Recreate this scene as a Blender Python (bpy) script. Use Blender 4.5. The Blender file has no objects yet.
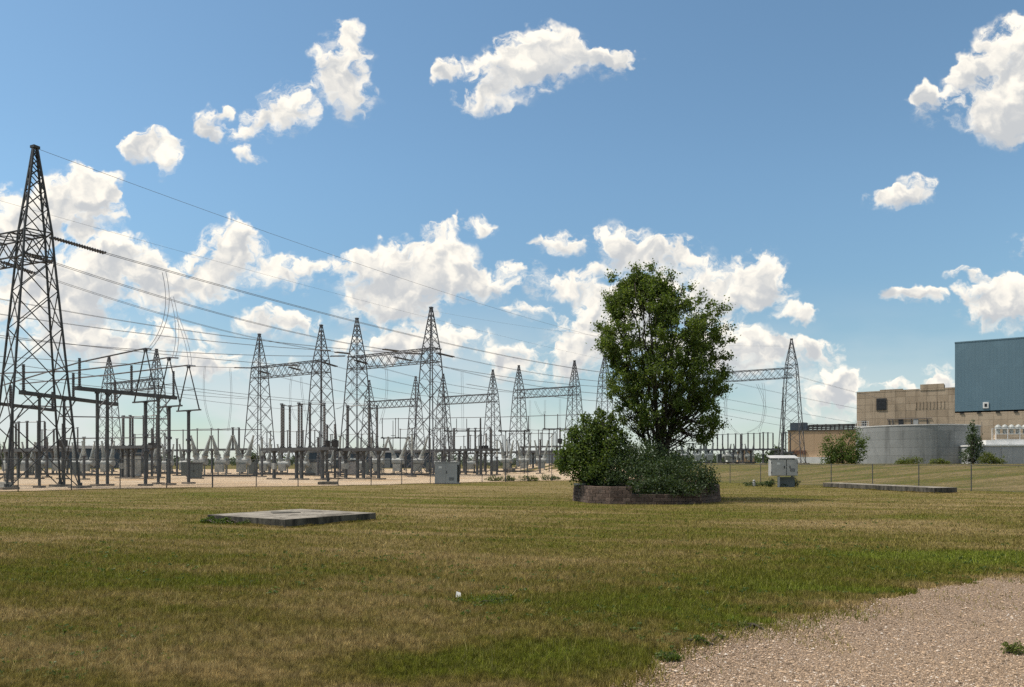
import bpy, math, random
import numpy as np
from mathutils import Vector, Matrix

random.seed(7)
RNG = np.random.default_rng(11)
sc = bpy.context.scene
COL = sc.collection
R = math.radians

# ------------------------------------------------------------------ camera
F_PX, HZ, EYE = 740.0, 463.0, 1.6          # focal length in pixels, horizon row, eye height
cam_d = bpy.data.cameras.new("camera")
cam = bpy.data.objects.new("camera", cam_d)
COL.objects.link(cam)
cam.location = (0, 0, EYE)
cam.rotation_euler = (R(90), 0, 0)
cam_d.sensor_width = 36.0
cam_d.lens = F_PX / 1024 * 36.0
cam_d.shift_y = (HZ - 343.5) / 1024
cam_d.clip_end = 6000
sc.camera = cam

# ------------------------------------------------------------------ light
SUN_AZ, SUN_EL = -84.0, 61.0               # degrees from +Y, clockwise positive
SKY_STRENGTH, SUN_STRENGTH, EXPOSURE = 0.105, 3.8, 0.40
to_sun = Vector((math.sin(R(SUN_AZ)) * math.cos(R(SUN_EL)), math.cos(R(SUN_AZ)) * math.cos(R(SUN_EL)), math.sin(R(SUN_EL))))
sl = bpy.data.lights.new("sun", 'SUN')
sl.energy = SUN_STRENGTH
sl.angle = R(0.5)
sl.color = (1.0, 0.93, 0.83)
sun = bpy.data.objects.new("sun", sl)
COL.objects.link(sun)
sun.location = (0, 0, 60)
sun.rotation_euler = to_sun.to_track_quat('Z', 'Y').to_euler()
sc.view_settings.view_transform = 'Standard'
sc.view_settings.look = 'None'
sc.view_settings.exposure = EXPOSURE
sc.view_settings.gamma = 1
sc.view_settings.use_curve_mapping = False
sc.cycles.max_bounces = 6
sc.cycles.transparent_max_bounces = 16
sc.cycles.use_denoising = False

# ------------------------------------------------------------------ node helpers
class NT:
    def __init__(self, tree):
        self.t = tree
    def n(self, typ, **kw):
        nd = self.t.nodes.new(typ)
        for k, v in kw.items():
            setattr(nd, k, v)
        return nd
    def put(self, sock, v):
        if isinstance(v, bpy.types.NodeSocket):
            self.t.links.new(v, sock)
        elif v is not None:
            sock.default_value = v
    def m(self, op, a, b=None, c=None, clamp=False):
        nd = self.n('ShaderNodeMath', operation=op, use_clamp=clamp)
        for i, v in enumerate((a, b, c)):
            if v is not None:
                self.put(nd.inputs[i], v)
        return nd.outputs[0]
    def v(self, op, a, b=None, c=None):
        nd = self.n('ShaderNodeVectorMath', operation=op)
        for i, x in enumerate((a, b, c)):
            if x is not None:
                self.put(nd.inputs[i], x)
        return nd.outputs['Value'] if op in ('LENGTH', 'DOT_PRODUCT', 'DISTANCE') else nd.outputs[0]
    def noise(self, vec, scale, detail=4, rough=0.5, dims='3D', out='Fac', dist=0.0):
        nd = self.n('ShaderNodeTexNoise', noise_dimensions=dims)
        self.put(nd.inputs['Vector'], vec)
        nd.inputs['Scale'].default_value = scale
        nd.inputs['Detail'].default_value = detail
        nd.inputs['Roughness'].default_value = rough
        nd.inputs['Distortion'].default_value = dist
        return nd.outputs[out]
    def ramp(self, x, a, b, lo=0.0, hi=1.0, smooth=True):
        nd = self.n('ShaderNodeMapRange', interpolation_type='SMOOTHSTEP' if smooth else 'LINEAR')
        self.put(nd.inputs[0], x)
        for i, vv in enumerate((a, b, lo, hi)):
            self.put(nd.inputs[i + 1], vv)
        return nd.outputs[0]
    def mix(self, f, a, b, blend='MIX'):
        nd = self.n('ShaderNodeMix', data_type='RGBA', blend_type=blend)
        self.put(nd.inputs[0], f)
        for s, vv in ((nd.inputs[6], a), (nd.inputs[7], b)):
            if isinstance(vv, tuple) and len(vv) == 3:
                vv = (*vv, 1)
            self.put(s, vv)
        return nd.outputs[2]
    def comb(self, x, y, z=0.0):
        nd = self.n('ShaderNodeCombineXYZ')
        for i, vv in enumerate((x, y, z)):
            self.put(nd.inputs[i], vv)
        return nd.outputs[0]
    def sep(self, vec):
        nd = self.n('ShaderNodeSeparateXYZ')
        self.put(nd.inputs[0], vec)
        return nd.outputs

# ------------------------------------------------------------------ sky with cumulus clouds
# each cloud lobe: bearing and height given as tangents (x right, y up of straight ahead), with its radii
LOBES = [  # (cx, cy, rx, ry) in units of 1/740 rad-tangent measured from the image frame 1024 x 687
 (348,40,20,18),(340,66,34,26),(352,94,24,30),(330,84,26,20),(290,108,36,26),(268,116,26,18),(210,120,18,16),(236,134,34,12),(246,154,14,10),(228,112,14,10),
 (150,150,30,18),(164,164,16,16),(140,146,20,12),(168,140,18,9),
 (550,50,44,28),(512,78,46,28),(594,66,42,18),(482,98,32,16),(534,60,44,30),(612,62,26,12),(457,70,26,14),(444,76,14,10),
 (1006,54,36,38),(988,96,46,46),(1016,120,50,36),(938,110,30,22),(928,98,14,16),(1044,80,60,70),(968,70,20,24),
 (882,202,22,11),(914,190,20,16),(898,198,24,10),(918,296,36,12),
 (1006,294,38,24),(1012,312,60,18),(970,270,24,7),(970,293,16,14),(1019,250,18,14),
 (70,205,54,38),(88,190,34,24),(110,212,26,14),(0,188,18,14),(8,240,80,44),(54,250,76,46),
 (130,256,36,22),(230,262,48,38),(236,244,24,24),(288,276,36,22),(316,272,22,14),(180,288,70,32),(100,290,90,36),(30,320,80,46),
 (408,278,74,36),(442,262,44,28),(376,272,46,20),(470,284,46,20),(402,246,26,10),(438,234,20,9),(460,226,20,11),(487,227,16,11),
 (398,314,60,32),(440,345,60,24),(283,326,50,18),(120,345,100,24),(215,365,80,16),(380,352,50,16),
 (556,245,30,16),(520,270,18,12),(562,287,48,16),(522,310,30,9),(614,250,38,28),(680,262,42,24),(646,258,42,18),(586,272,26,10),
 (742,290,54,34),(754,276,34,26),(804,311,26,11),(712,302,44,28),(580,340,50,34),(608,326,56,38),(640,314,56,36),(540,366,64,22),
 (757,360,44,28),(814,350,36,16),(830,392,50,30),(850,382,20,14),(700,350,90,36),
 (942,380,22,13),(918,388,40,8),(990,384,44,9),
]
w = bpy.data.worlds.new("World")
sc.world = w
w.use_nodes = True
w.cycles.sampling_method = 'MANUAL'
w.cycles.sample_map_resolution = 512
wt = w.node_tree
wt.nodes.clear()
T = NT(wt)
sky = T.n('ShaderNodeTexSky', sky_type='NISHITA')
sky.sun_disc = False
sky.sun_elevation = R(SUN_EL)
sky.sun_rotation = R(SUN_AZ)
sky.altitude = 200
sky.air_density = 1.0
sky.dust_density = 0.4
sky.ozone_density = 1.0
tc = T.n('ShaderNodeTexCoord')
sx, sy, sz = T.sep(tc.outputs['Generated'])
ay = T.m('MAXIMUM', T.m('ABSOLUTE', sy), 0.02)
U = T.m('DIVIDE', sx, ay)
V = T.m('DIVIDE', sz, ay)
uv = T.comb(U, V)
# wander the outlines
warp = T.v('SUBTRACT', T.noise(uv, 9.0, 3, 0.55, '2D', 'Color'), (0.5, 0.5, 0.5))
warp2 = T.v('SUBTRACT', T.noise(uv, 34.0, 3, 0.55, '2D', 'Color'), (0.5, 0.5, 0.5))
uvw = T.v('MULTIPLY_ADD', warp, (0.05, 0.042, 0), uv)
uvw = T.v('MULTIPLY_ADD', warp2, (0.036, 0.03, 0), uvw)
q, sw, swy = uvw, None, None
pc, pr = (0.0, 0.0), (1.0, 1.0)
for i, (px, py, rx, ry) in enumerate(LOBES):
    c = ((px - 512) / F_PX, (HZ - py) / F_PX)
    r = (rx * 1.12 / F_PX, ry * 1.12 / F_PX)
    if i and i % 8 == 0:                                  # keeps the shader's evaluation order, adds nothing
        q = T.v('ADD', q, T.m('MULTIPLY', T.m('ADD', sw, swy), 1e-9))
    q = T.v('MULTIPLY_ADD', q, (pr[0] / r[0], pr[1] / r[1], 0), ((pc[0] - c[0]) / r[0], (pc[1] - c[1]) / r[1], 0))
    k = 0.72 if max(rx, ry) <= 30 else 0.84 if py < 170 else 1.0                 # small puffs stay thin and torn
    wgt = T.m('MULTIPLY_ADD', T.v('LENGTH', q), -k, k, clamp=True)
    ly = T.sep(q)[1]
    sw = wgt if sw is None else T.m('ADD', sw, wgt)
    swy = T.m('MULTIPLY', wgt, ly) if swy is None else T.m('MULTIPLY_ADD', wgt, ly, swy)
    pc, pr = c, r
acc = T.m('MINIMUM', sw, 1.0)
up = T.m('DIVIDE', swy, T.m('MAXIMUM', sw, 0.02))         # -1 under a lobe, +1 on top of it
def puffs(vec, scale):
    b = T.n('ShaderNodeTexVoronoi', voronoi_dimensions='2D', feature='SMOOTH_F1')
    T.put(b.inputs['Vector'], vec)
    b.inputs['Scale'].default_value = scale
    b.inputs['Detail'].default_value = 0.0
    b.inputs['Smoothness'].default_value = 0.35
    return b.outputs['Distance']
def swell(vec):
    n = T.m('MULTIPLY_ADD', puffs(vec, 21.0), -0.34, T.m('MULTIPLY', T.noise(vec, 13.0, 3.0, 0.5, '2D'), 0.55))
    return T.m('MULTIPLY_ADD', puffs(vec, 52.0), -0.20, n)
s0 = swell(uvw)
f1 = T.m('SUBTRACT', s0, swell(T.v('ADD', uvw, (-0.007, 0.013, 0))))
f0 = T.m('MULTIPLY_ADD', T.noise(uvw, 19.0, 8, 0.62, '2D'), 0.8, T.m('MULTIPLY_ADD', s0, 0.9, 0.15))
wisp = T.noise(T.v('MULTIPLY', uvw, (0.8, 1.25, 1)), 38.0, 9, 0.66, '2D')
dens = T.m('MULTIPLY_ADD', acc, 1.15, T.m('MULTIPLY_ADD', f0, 2.6, -1.66))
dens = T.m('MULTIPLY_ADD', T.m('SUBTRACT', wisp, 0.5), 1.7, dens)
dens = T.m('MULTIPLY_ADD', up, 0.30, dens)
alpha = T.m('MULTIPLY', T.ramp(dens, T.ramp(up, -0.8, 0.3, -0.25, -0.02), T.ramp(up, -0.8, 0.4, 1.10, 0.62)), T.ramp(acc, 0.02, 0.25))
alpha = T.m('MAXIMUM', alpha, T.m('MULTIPLY', T.ramp(acc, 0.0, 0.4, 0, 0.5), T.ramp(T.noise(T.v('MULTIPLY', uv, (0.8, 1.3, 1)), 24.0, 7, 0.65, '2D'), 0.48, 0.70)))
lit = T.m('MULTIPLY_ADD', f1, 2.0, 0.76)
lit = T.m('MULTIPLY_ADD', up, 0.50, lit)
lit = T.m('MULTIPLY_ADD', T.ramp(dens, 0.25, 1.0), -0.46, lit)
lit = T.m('MULTIPLY_ADD', T.m('SUBTRACT', wisp, 0.5), 0.7, lit)
lit = T.ramp(lit, 0.02, 0.95)
ccol = T.mix(lit, (4.3, 4.45, 4.6), (8.2, 7.7, 6.8))
# thin bright veil of far cloud low over the horizon
veil = T.m('MULTIPLY', T.ramp(V, 0.26, 0.02, 0, 1), T.ramp(T.noise(T.v('MULTIPLY', uv, (1, 2.6, 1)), 5.0, 5, 0.5, '2D'), 0.25, 0.62, 0.3, .95))
veil = T.m('MULTIPLY', veil, T.ramp(U, 0.9, -0.2, 0.45, 0.92))
dim = T.ramp(V, 0.02, 0.42, 0.70, 1.0)
blue = T.mix(1.0, T.mix(1.0, sky.outputs[0], (0.91, 1.075, 1.035), 'MULTIPLY'), T.comb(dim, dim, dim), 'MULTIPLY')
base = T.mix(veil, blue, (5.5, 5.75, 5.8))
skyc = T.mix(alpha, base, ccol)
# unseen bright cloud added overhead, above the field of view, for white fill
hi = T.v('MULTIPLY', T.comb(sx, sy, 0.0), T.m('DIVIDE', 1.0, T.m('MAXIMUM', sz, 0.2)))
over = T.m('MULTIPLY', T.ramp(sz, 0.55, 0.66), T.ramp(T.noise(hi, 2.6, 4, 0.55, '2D'), 0.36, 0.5))
skyc = T.mix(over, skyc, (9.6, 9.2, 8.6))
bg = T.n('ShaderNodeBackground')
T.put(bg.inputs['Color'], skyc)
bg.inputs['Strength'].default_value = SKY_STRENGTH
wo = T.n('ShaderNodeOutputWorld')
wt.links.new(bg.outputs[0], wo.inputs[0])

# ------------------------------------------------------------------ mesh helpers
def PX(px, py, Y):
    """world point seen at pixel (px,py) of the photograph at depth Y"""
    return Vector(((px - 512) / F_PX * Y, Y, EYE + (HZ - py) / F_PX * Y))
def GX(px, Y):
    x = (px - 512) / F_PX * Y
    return Vector((x, Y, height(x, Y)))
def sstep(a, b, x):
    t = np.clip((np.asarray(x, float) - a) / (b - a), 0, 1)
    return t * t * (3 - 2 * t)
def height(x, y):
    s = (np.asarray(x, float) - 12.6) * 0.887 + (np.asarray(y, float) - 67.7) * 0.462
    h = 1.46 * sstep(-3, 9, x) * sstep(1.0, 15, s)
    return float(h) if np.ndim(h) == 0 else h

class MB:
    """collects shapes into one mesh"""
    def __init__(self):
        self.v, self.f, self.smooth = [], [], False
    def add(self, vs, fs):
        o = len(self.v)
        self.v.extend([tuple(x) for x in vs])
        self.f.extend([tuple(i + o for i in f) for f in fs])
        return self
    def box(self, c, s, rz=0.0, taper=1.0):
        hx, hy, hz = s[0] / 2, s[1] / 2, s[2] / 2
        cs, sn = math.cos(rz), math.sin(rz)
        vs = []
        for z in (-hz, hz):
            k = taper if z > 0 else 1.0
            for (x, y) in ((-hx, -hy), (hx, -hy), (hx, hy), (-hx, hy)):
                x, y = x * k, y * k
                vs.append((c[0] + x * cs - y * sn, c[1] + x * sn + y * cs, c[2] + z))
        return self.add(vs, [(3, 2, 1, 0), (4, 5, 6, 7), (0, 1, 5, 4), (1, 2, 6, 5), (2, 3, 7, 6), (3, 0, 4, 7)])
    def bar(self, a, b, r, n=4, r2=None, phase=0.785):
        a, b = Vector(a), Vector(b)
        d = b - a
        if d.length < 1e-6:
            return self
        d.normalize()
        up = Vector((0, 0, 1)) if abs(d.z) < 0.95 else Vector((1, 0, 0))
        x = d.cross(up).normalized()
        y = d.cross(x)
        r2 = r if r2 is None else r2
        vs = []
        for p, rr in ((a, r), (b, r2)):
            for k in range(n):
                t = phase + 2 * math.pi * k / n
                vs.append(p + x * (rr * math.cos(t)) + y * (rr * math.sin(t)))
        fs = [(k, (k + 1) % n, n + (k + 1) % n, n + k) for k in range(n)]
        fs += [tuple(range(n - 1, -1, -1)), tuple(range(n, 2 * n))]
        return self.add(vs, fs)
    def path(self, pts, radii, n=6):
        """smooth tube through points"""
        pts = [Vector(p) for p in pts]
        if not hasattr(radii, '__len__'):
            radii = [radii] * len(pts)
        vs = []
        for i, p in enumerate(pts):
            d = (pts[min(i + 1, len(pts) - 1)] - pts[max(i - 1, 0)]).normalized()
            up = Vector((0, 0, 1)) if abs(d.z) < 0.9 else Vector((0, 1, 0))
            x = d.cross(up).normalized()
            y = d.cross(x)
            for k in range(n):
                t = 2 * math.pi * k / n
                vs.append(p + x * (radii[i] * math.cos(t)) + y * (radii[i] * math.sin(t)))
        fs = []
        for i in range(len(pts) - 1):
            for k in range(n):
                a = i * n + k
                b = i * n + (k + 1) % n
                fs.append((a, b, b + n, a + n))
        fs += [tuple(range(n - 1, -1, -1)), tuple(range((len(pts) - 1) * n, len(pts) * n))]
        return self.add(vs, fs)
    def lathe(self, a, b, prof, n=10):
        """profile [(t 0..1 along a-b, radius)] spun about the axis a-b"""
        a, b = Vector(a), Vector(b)
        d = (b - a)
        L = d.length
        d.normalize()
        up = Vector((0, 0, 1)) if abs(d.z) < 0.95 else Vector((1, 0, 0))
        x = d.cross(up).normalized()
        y = d.cross(x)
        vs = []
        for (t, r) in prof:
            p = a + d * (L * t)
            for k in range(n):
                th = 2 * math.pi * k / n
                vs.append(p + x * (r * math.cos(th)) + y * (r * math.sin(th)))
        fs = []
        for i in range(len(prof) - 1):
            for k in range(n):
                q0, q1 = i * n + k, i * n + (k + 1) % n
                fs.append((q0, q1, q1 + n, q0 + n))
        fs += [tuple(range(n - 1, -1, -1)), tuple(range((len(prof) - 1) * n, len(prof) * n))]
        return self.add(vs, fs)
    def prism(self, poly, z0, z1):
        n = len(poly)
        vs = [(p[0], p[1], z0) for p in poly] + [(p[0], p[1], z1) for p in poly]
        fs = [tuple(range(n - 1, -1, -1)), tuple(range(n, 2 * n))]
        fs += [(k, (k + 1) % n, n + (k + 1) % n, n + k) for k in range(n)]
        return self.add(vs, fs)
    def build(self, name, mat, parent=None, smooth=False, world=False, bevel=0.0):
        me = bpy.data.meshes.new(name)
        vs = self.v
        if world and parent is not None:
            inv = world_inv(parent)
            vs = [tuple(inv @ Vector(p)) for p in vs]
        me.from_pydata(vs, [], self.f)
        me.materials.append(mat)
        if smooth:
            me.polygons.foreach_set('use_smooth', [True] * len(me.polygons))
        o = bpy.data.objects.new(name, me)
        COL.objects.link(o)
        if parent is not None:
            o.parent = parent
        if bevel:
            md = o.modifiers.new('edge', 'BEVEL')
            md.width = bevel
            md.segments = 2
        return o
def world_inv(o):
    m = Matrix.Identity(4)
    while o is not None:
        m = Matrix.LocRotScale(o.location, o.rotation_euler, o.scale) @ m
        o = o.parent
    return m.inverted()

def tag(o, label=None, cat=None, group=None, kind=None):
    if label: o['label'] = label
    if cat: o['category'] = cat
    if group: o['group'] = group
    if kind: o['kind'] = kind
    return o
def empty(name, loc, rz=0.0, label=None, cat=None, group=None):
    o = bpy.data.objects.new(name, None)
    o.empty_display_size = 0.3
    COL.objects.link(o)
    o.location = loc
    o.rotation_euler = (0, 0, rz)
    return tag(o, label, cat, group)
def copy_tree(o, parent=None):
    c = o.copy()
    COL.objects.link(c)
    c.parent = parent
    for ch in list(o.children):
        copy_tree(ch, c)
    return c

def raw_mesh(name, co, loops_per_face, mat, attr=None, parent=None, smooth=False):
    """fast mesh of separate faces: co (N*k,3) with k verts per face"""
    k = loops_per_face
    n = len(co) // k
    me = bpy.data.meshes.new(name)
    me.vertices.add(len(co))
    me.vertices.foreach_set('co', np.ascontiguousarray(co, dtype=np.float32).ravel())
    me.loops.add(n * k)
    me.loops.foreach_set('vertex_index', np.arange(n * k, dtype=np.int32))
    me.polygons.add(n)
    me.polygons.foreach_set('loop_start', np.arange(0, n * k, k, dtype=np.int32))
    me.update(calc_edges=True)
    if attr is not None:
        a = me.attributes.new('rnd', 'FLOAT', 'POINT')
        a.data.foreach_set('value', np.repeat(attr, k).astype(np.float32))
    me.materials.append(mat)
    o = bpy.data.objects.new(name, me)
    COL.objects.link(o)
    if parent is not None:
        o.parent = parent
    return o

# ------------------------------------------------------------------ materials
def new_mat(name):
    m = bpy.data.materials.new(name)
    m.use_nodes = True
    m.node_tree.nodes.clear()
    t = NT(m.node_tree)
    out = t.n('ShaderNodeOutputMaterial')
    b = t.n('ShaderNodeBsdfPrincipled')
    m.node_tree.links.new(b.outputs[0], out.inputs[0])
    b.inputs['Specular IOR Level'].default_value = 0.3
    return m, t, b, out
def mottled(name, c1, c2, scale=3.0, rough=0.7, metal=0.0, bump=0.0, detail=5, spec=0.3, streak=0.0, coord='Object'):
    m, t, b, out = new_mat(name)
    tc = t.n('ShaderNodeTexCoord').outputs[coord]
    f = t.ramp(t.noise(tc, scale, detail, 0.6), 0.3, 0.7)
    col = t.mix(f, c1, c2)
    if streak:
        s = t.noise(t.v('MULTIPLY', tc, (1, 1, 0.08)), scale * 2.2, 4, 0.6)
        col = t.mix(t.ramp(s, 0.5, 0.75, 0, streak), col, tuple(x * 0.45 for x in c1))
    t.put(b.inputs['Base Color'], col)
    b.inputs['Roughness'].default_value = rough
    b.inputs['Metallic'].default_value = metal
    b.inputs['Specular IOR Level'].default_value = spec
    if bump:
        bp = t.n('ShaderNodeBump')
        bp.inputs['Strength'].default_value = bump
        bp.inputs['Distance'].default_value = 0.02
        t.put(bp.inputs['Height'], t.noise(tc, scale * 8, 6, 0.65))
        t.put(b.inputs['Normal'], bp.outputs[0])
    return m
M = {}
M['steel_dark'] = mottled('dark_steel', (.028, .028, .03), (.05, .048, .046), 1.5, .6)  # shade of the backlit near tower is put into this base colour
M['steel'] = mottled('galvanised_steel', (.05, .05, .056), (.085, .085, .092), 1.2, .55)
M['steel_mid'] = mottled('dull_grey_steel', (.044, .045, .047), (.078, .079, .08), 1.2, .6)
M['pipe'] = mottled('aluminium_tube', (.09, .092, .1), (.14, .14, .15), 1.0, .45)
M['conductor'] = mottled('aluminium_strand', (.09, .095, .105), (.14, .145, .155), 2.0, .5)
M['insulator'] = mottled('dark_glazed_insulator', (.045, .045, .05), (.075, .073, .075), 2.0, .35, spec=.5)
M['porcelain'] = mottled('grey_porcelain', (.2, .215, .205), (.29, .30, .28), 2.0, .35, spec=.5)
M['tank'] = mottled('pale_grey_enamel', (.24, .25, .24), (.36, .37, .35), 1.5, .5)
M['cabinet_green'] = mottled('grey_green_enamel', (.085, .1, .1), (.12, .135, .13), 1.5, .5)
M['concrete'] = mottled('weathered_concrete', (.2, .19, .165), (.36, .34, .30), 2.4, .9, bump=.35, streak=.35)
M['concrete_dark'] = mottled('stained_concrete', (.075, .07, .058), (.17, .155, .125), 3.0, .95, bump=.5, streak=.6)
M['footing'] = mottled('concrete_footing', (.15, .13, .11), (.24, .21, .17), 3.0, .95)
M['paint_white'] = mottled('chalky_white_paint', (.30, .30, .29), (.40, .39, .37), 2.0, .5, streak=.12)
M['paint_grey'] = mottled('mid_grey_paint', (.27, .275, .275), (.34, .34, .335), .8, .55)
M['black'] = mottled('dark_opening_and_shade', (.015, .017, .02), (.03, .032, .036), 2.0, .6)
M['soil'] = mottled('planter_soil', (.03, .022, .015), (.06, .045, .03), 6.0, 1.0)
M['bark'] = mottled('rough_grey_bark', (.038, .031, .025), (.085, .07, .055), 9.0, .95, bump=.6)
M['rust'] = mottled('rusty_iron', (.10, .045, .025), (.2, .10, .06), 4.0, .85)

def leaf_mat(name, c1, c2, c3, trans=.35):
    m, t, b, out = new_mat(name)
    at = t.n('ShaderNodeAttribute', attribute_name='rnd')
    r = at.outputs['Fac']
    col = t.mix(t.ramp(r, 0, .6), c1, c2)
    col = t.mix(t.ramp(r, .7, 1), col, c3)
    pos = t.n('ShaderNodeNewGeometry').outputs['Position']
    col = t.mix(t.ramp(t.noise(pos, 1.6, 2), .35, .7, 0, .5), col, c1)
    t.put(b.inputs['Base Color'], col)
    b.inputs['Roughness'].default_value = .5
    b.inputs['Specular IOR Level'].default_value = .25
    tr = t.n('ShaderNodeBsdfTranslucent')
    t.put(tr.inputs['Color'], t.mix(.5, col, (.14, .2, .02)))
    mx = t.n('ShaderNodeMixShader')
    mx.inputs[0].default_value = trans
    m.node_tree.links.new(b.outputs[0], mx.inputs[1])
    m.node_tree.links.new(tr.outputs[0], mx.inputs[2])
    m.node_tree.links.new(mx.outputs[0], out.inputs[0])
    return m
M['leaf'] = leaf_mat('tree_leaf', (.055, .088, .016), (.10, .15, .025), (.19, .22, .04), .48)
M['leaf_shrub'] = leaf_mat('shrub_leaf', (.042, .068, .015), (.075, .118, .024), (.15, .18, .035), .42)
M['leaf_dark'] = leaf_mat('dark_shrub_leaf', (.026, .046, .018), (.048, .078, .03), (.08, .115, .05), .28)
M['leaf_grey'] = leaf_mat('blue_grey_leaf', (.017, .034, .012), (.034, .056, .020), (.075, .105, .05), .25)
M['leaf_light'] = leaf_mat('weed_leaf', (.08, .10, .018), (.12, .14, .03), (.18, .19, .06))
M['leaf_far'] = leaf_mat('far_leaf', (.04, .058, .03), (.06, .085, .04), (.085, .11, .05), .2)

# colour of the lawn, a function of place only, shared by the ground and the blades on it
def grass_group():
    g = bpy.data.node_groups.new('lawn_colour', 'ShaderNodeTree')
    g.interface.new_socket('Position', in_out='INPUT', socket_type='NodeSocketVector')
    g.interface.new_socket('Color', in_out='OUTPUT', socket_type='NodeSocketColor')
    t = NT(g)
    gi, go = t.n('NodeGroupInput'), t.n('NodeGroupOutput')
    p = gi.outputs[0]
    big = t.noise(p, .11, 3, .55, '2D')
    mid = t.noise(t.v('MULTIPLY', p, (.45, 1, 1)), .62, 4, .6, '2D')
    fine = t.noise(p, 3.2, 4, .6, '2D')
    px_, py_, pz_ = t.sep(p)
    along = t.m('MULTIPLY_ADD', px_, .94, t.m('MULTIPLY', py_, -.34))
    across = t.m('MULTIPLY_ADD', px_, .34, t.m('MULTIPLY', py_, .94))
    mow = t.noise(t.comb(t.m('MULTIPLY', along, .035), across), .95, 2, .5, '2D')
    dry = t.m('ADD', t.m('MULTIPLY', big, .42), t.m('MULTIPLY', mid, .58))
    dry = t.m('MULTIPLY_ADD', t.m('SUBTRACT', fine, .5), .42, dry)
    dry = t.m('MULTIPLY_ADD', t.m('SUBTRACT', mow, .5), .55, dry)
    # dry patches (+) and lush ones (-): world x, y, radii, amount
    for (x, y, rx, ry, a) in PATCHES:
        d = t.v('LENGTH', t.v('MULTIPLY', t.v('SUBTRACT', p, (x, y, 0)), (1 / rx, 1 / ry, 0)))
        dry = t.m('MULTIPLY_ADD', t.ramp(d, 1.0, 0.0), a, dry)
    lush, olive, tan = (.092, .095, .012), (.132, .108, .029), (.215, .160, .074)
    c = t.mix(t.ramp(dry, .08, .34), (.098, .116, .013), lush)
    c = t.mix(t.ramp(dry, .33, .52), c, olive)
    c = t.mix(t.ramp(dry, .47, .74), c, tan)
    t.put(go.inputs[0], c)
    return g
def gp(px, py):
    Y = EYE * F_PX / (py - HZ)
    return ((px - 512) / F_PX * Y, Y)
PATCHES = []
for (px, py, rx, ry, a) in [(1000, 554, 3.4, .6, -.4), (850, 592, 2.0, .35, -.38), (740, 622, .9, .3, -.3), (860, 607, .9, .32, .5), (785, 619, .7, .28, .4), (955, 588, 1.3, .42, .45), (1010, 578, 1.2, .4, .4), (540, 660, 1.3, .9, -.26), (420, 670, 1.0, .7, -.24), (640, 600, 1.6, 1.2, -.18), (760, 585, 2.2, 1.2, -.26),
                            (900, 560, 3, 1.6, -.24), (980, 560, 3, 1.5, -.34), (520, 560, 3, 1.6, .16), (400, 590, 2.2, 1.0, .12), (700, 545, 4, 2.6, .16), (850, 525, 6, 3.4, .2),
                            (560, 490, 16, 12, .16), (250, 488, 20, 8, .14), (850, 505, 10, 7, .12), (300, 545, 4, 3, .08), (40, 660, 1.0, .6, .06), (180, 585, 3, 1.6, -.08), (100, 560, 4, 3, -.06),
                            (250, 560, 3, 2, -.02), (486, 602, .5, .45, -.3), (60, 500, 12, 5, .05), (300, 655, 1.6, 1, .0), (240, 680, 1.0, .7, -.02)]:
    x, y = gp(px, py)
    PATCHES.append((x, y, rx, ry, a))
GG = grass_group()
def lawn_mat():
    m, t, b, out = new_mat('mown_lawn')
    pos = t.n('ShaderNodeNewGeometry').outputs['Position']
    gn = t.n('ShaderNodeGroup', node_tree=GG)
    t.put(gn.inputs[0], pos)
    dist = t.v('LENGTH', pos)
    tuft = t.noise(t.v('MULTIPLY', pos, (1, .55, 1)), 16.0, 5, .7)
    k = t.ramp(tuft, .3, .72, .50, 1.12)
    col = t.mix(1.0, gn.outputs[0], t.comb(k, k, k), 'MULTIPLY')
    t.put(b.inputs['Base Color'], col)
    b.inputs['Roughness'].default_value = .95
    b.inputs['Specular IOR Level'].default_value = .1
    bp = t.n('ShaderNodeBump')
    bp.inputs['Strength'].default_value = .8
    bp.inputs['Distance'].default_value = .05
    t.put(bp.inputs['Height'], t.noise(pos, 22.0, 5, .7))
    t.put(b.inputs['Normal'], bp.outputs[0])
    return m
def blade_mat():
    m, t, b, out = new_mat('grass_blade')
    pos = t.n('ShaderNodeNewGeometry').outputs['Position']
    gn = t.n('ShaderNodeGroup', node_tree=GG)
    t.put(gn.inputs[0], pos)
    r = t.n('ShaderNodeAttribute', attribute_name='rnd').outputs['Fac']
    k = t.m('MULTIPLY', t.ramp(r, 0, 1, .65, 2.4, False), t.ramp(t.noise(pos, 11.0, 3, .6, '2D'), .3, .7, .6, 1.4))
    col = t.mix(1.0, gn.outputs[0], t.comb(k, k, t.m('MULTIPLY', k, .9)), 'MULTIPLY')
    col = t.mix(t.ramp(r, .86, .98, 0, .55), col, (.26, .21, .11))
    t.put(b.inputs['Base Color'], col)
    b.inputs['Roughness'].default_value = .6
    b.inputs['Specular IOR Level'].default_value = .2
    tr = t.n('ShaderNodeBsdfTranslucent')
    t.put(tr.inputs['Color'], col)
    mx = t.n('ShaderNodeMixShader')
    mx.inputs[0].default_value = .35
    m.node_tree.links.new(b.outputs[0], mx.inputs[1])
    m.node_tree.links.new(tr.outputs[0], mx.inputs[2])
    m.node_tree.links.new(mx.outputs[0], out.inputs[0])
    return m
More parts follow.
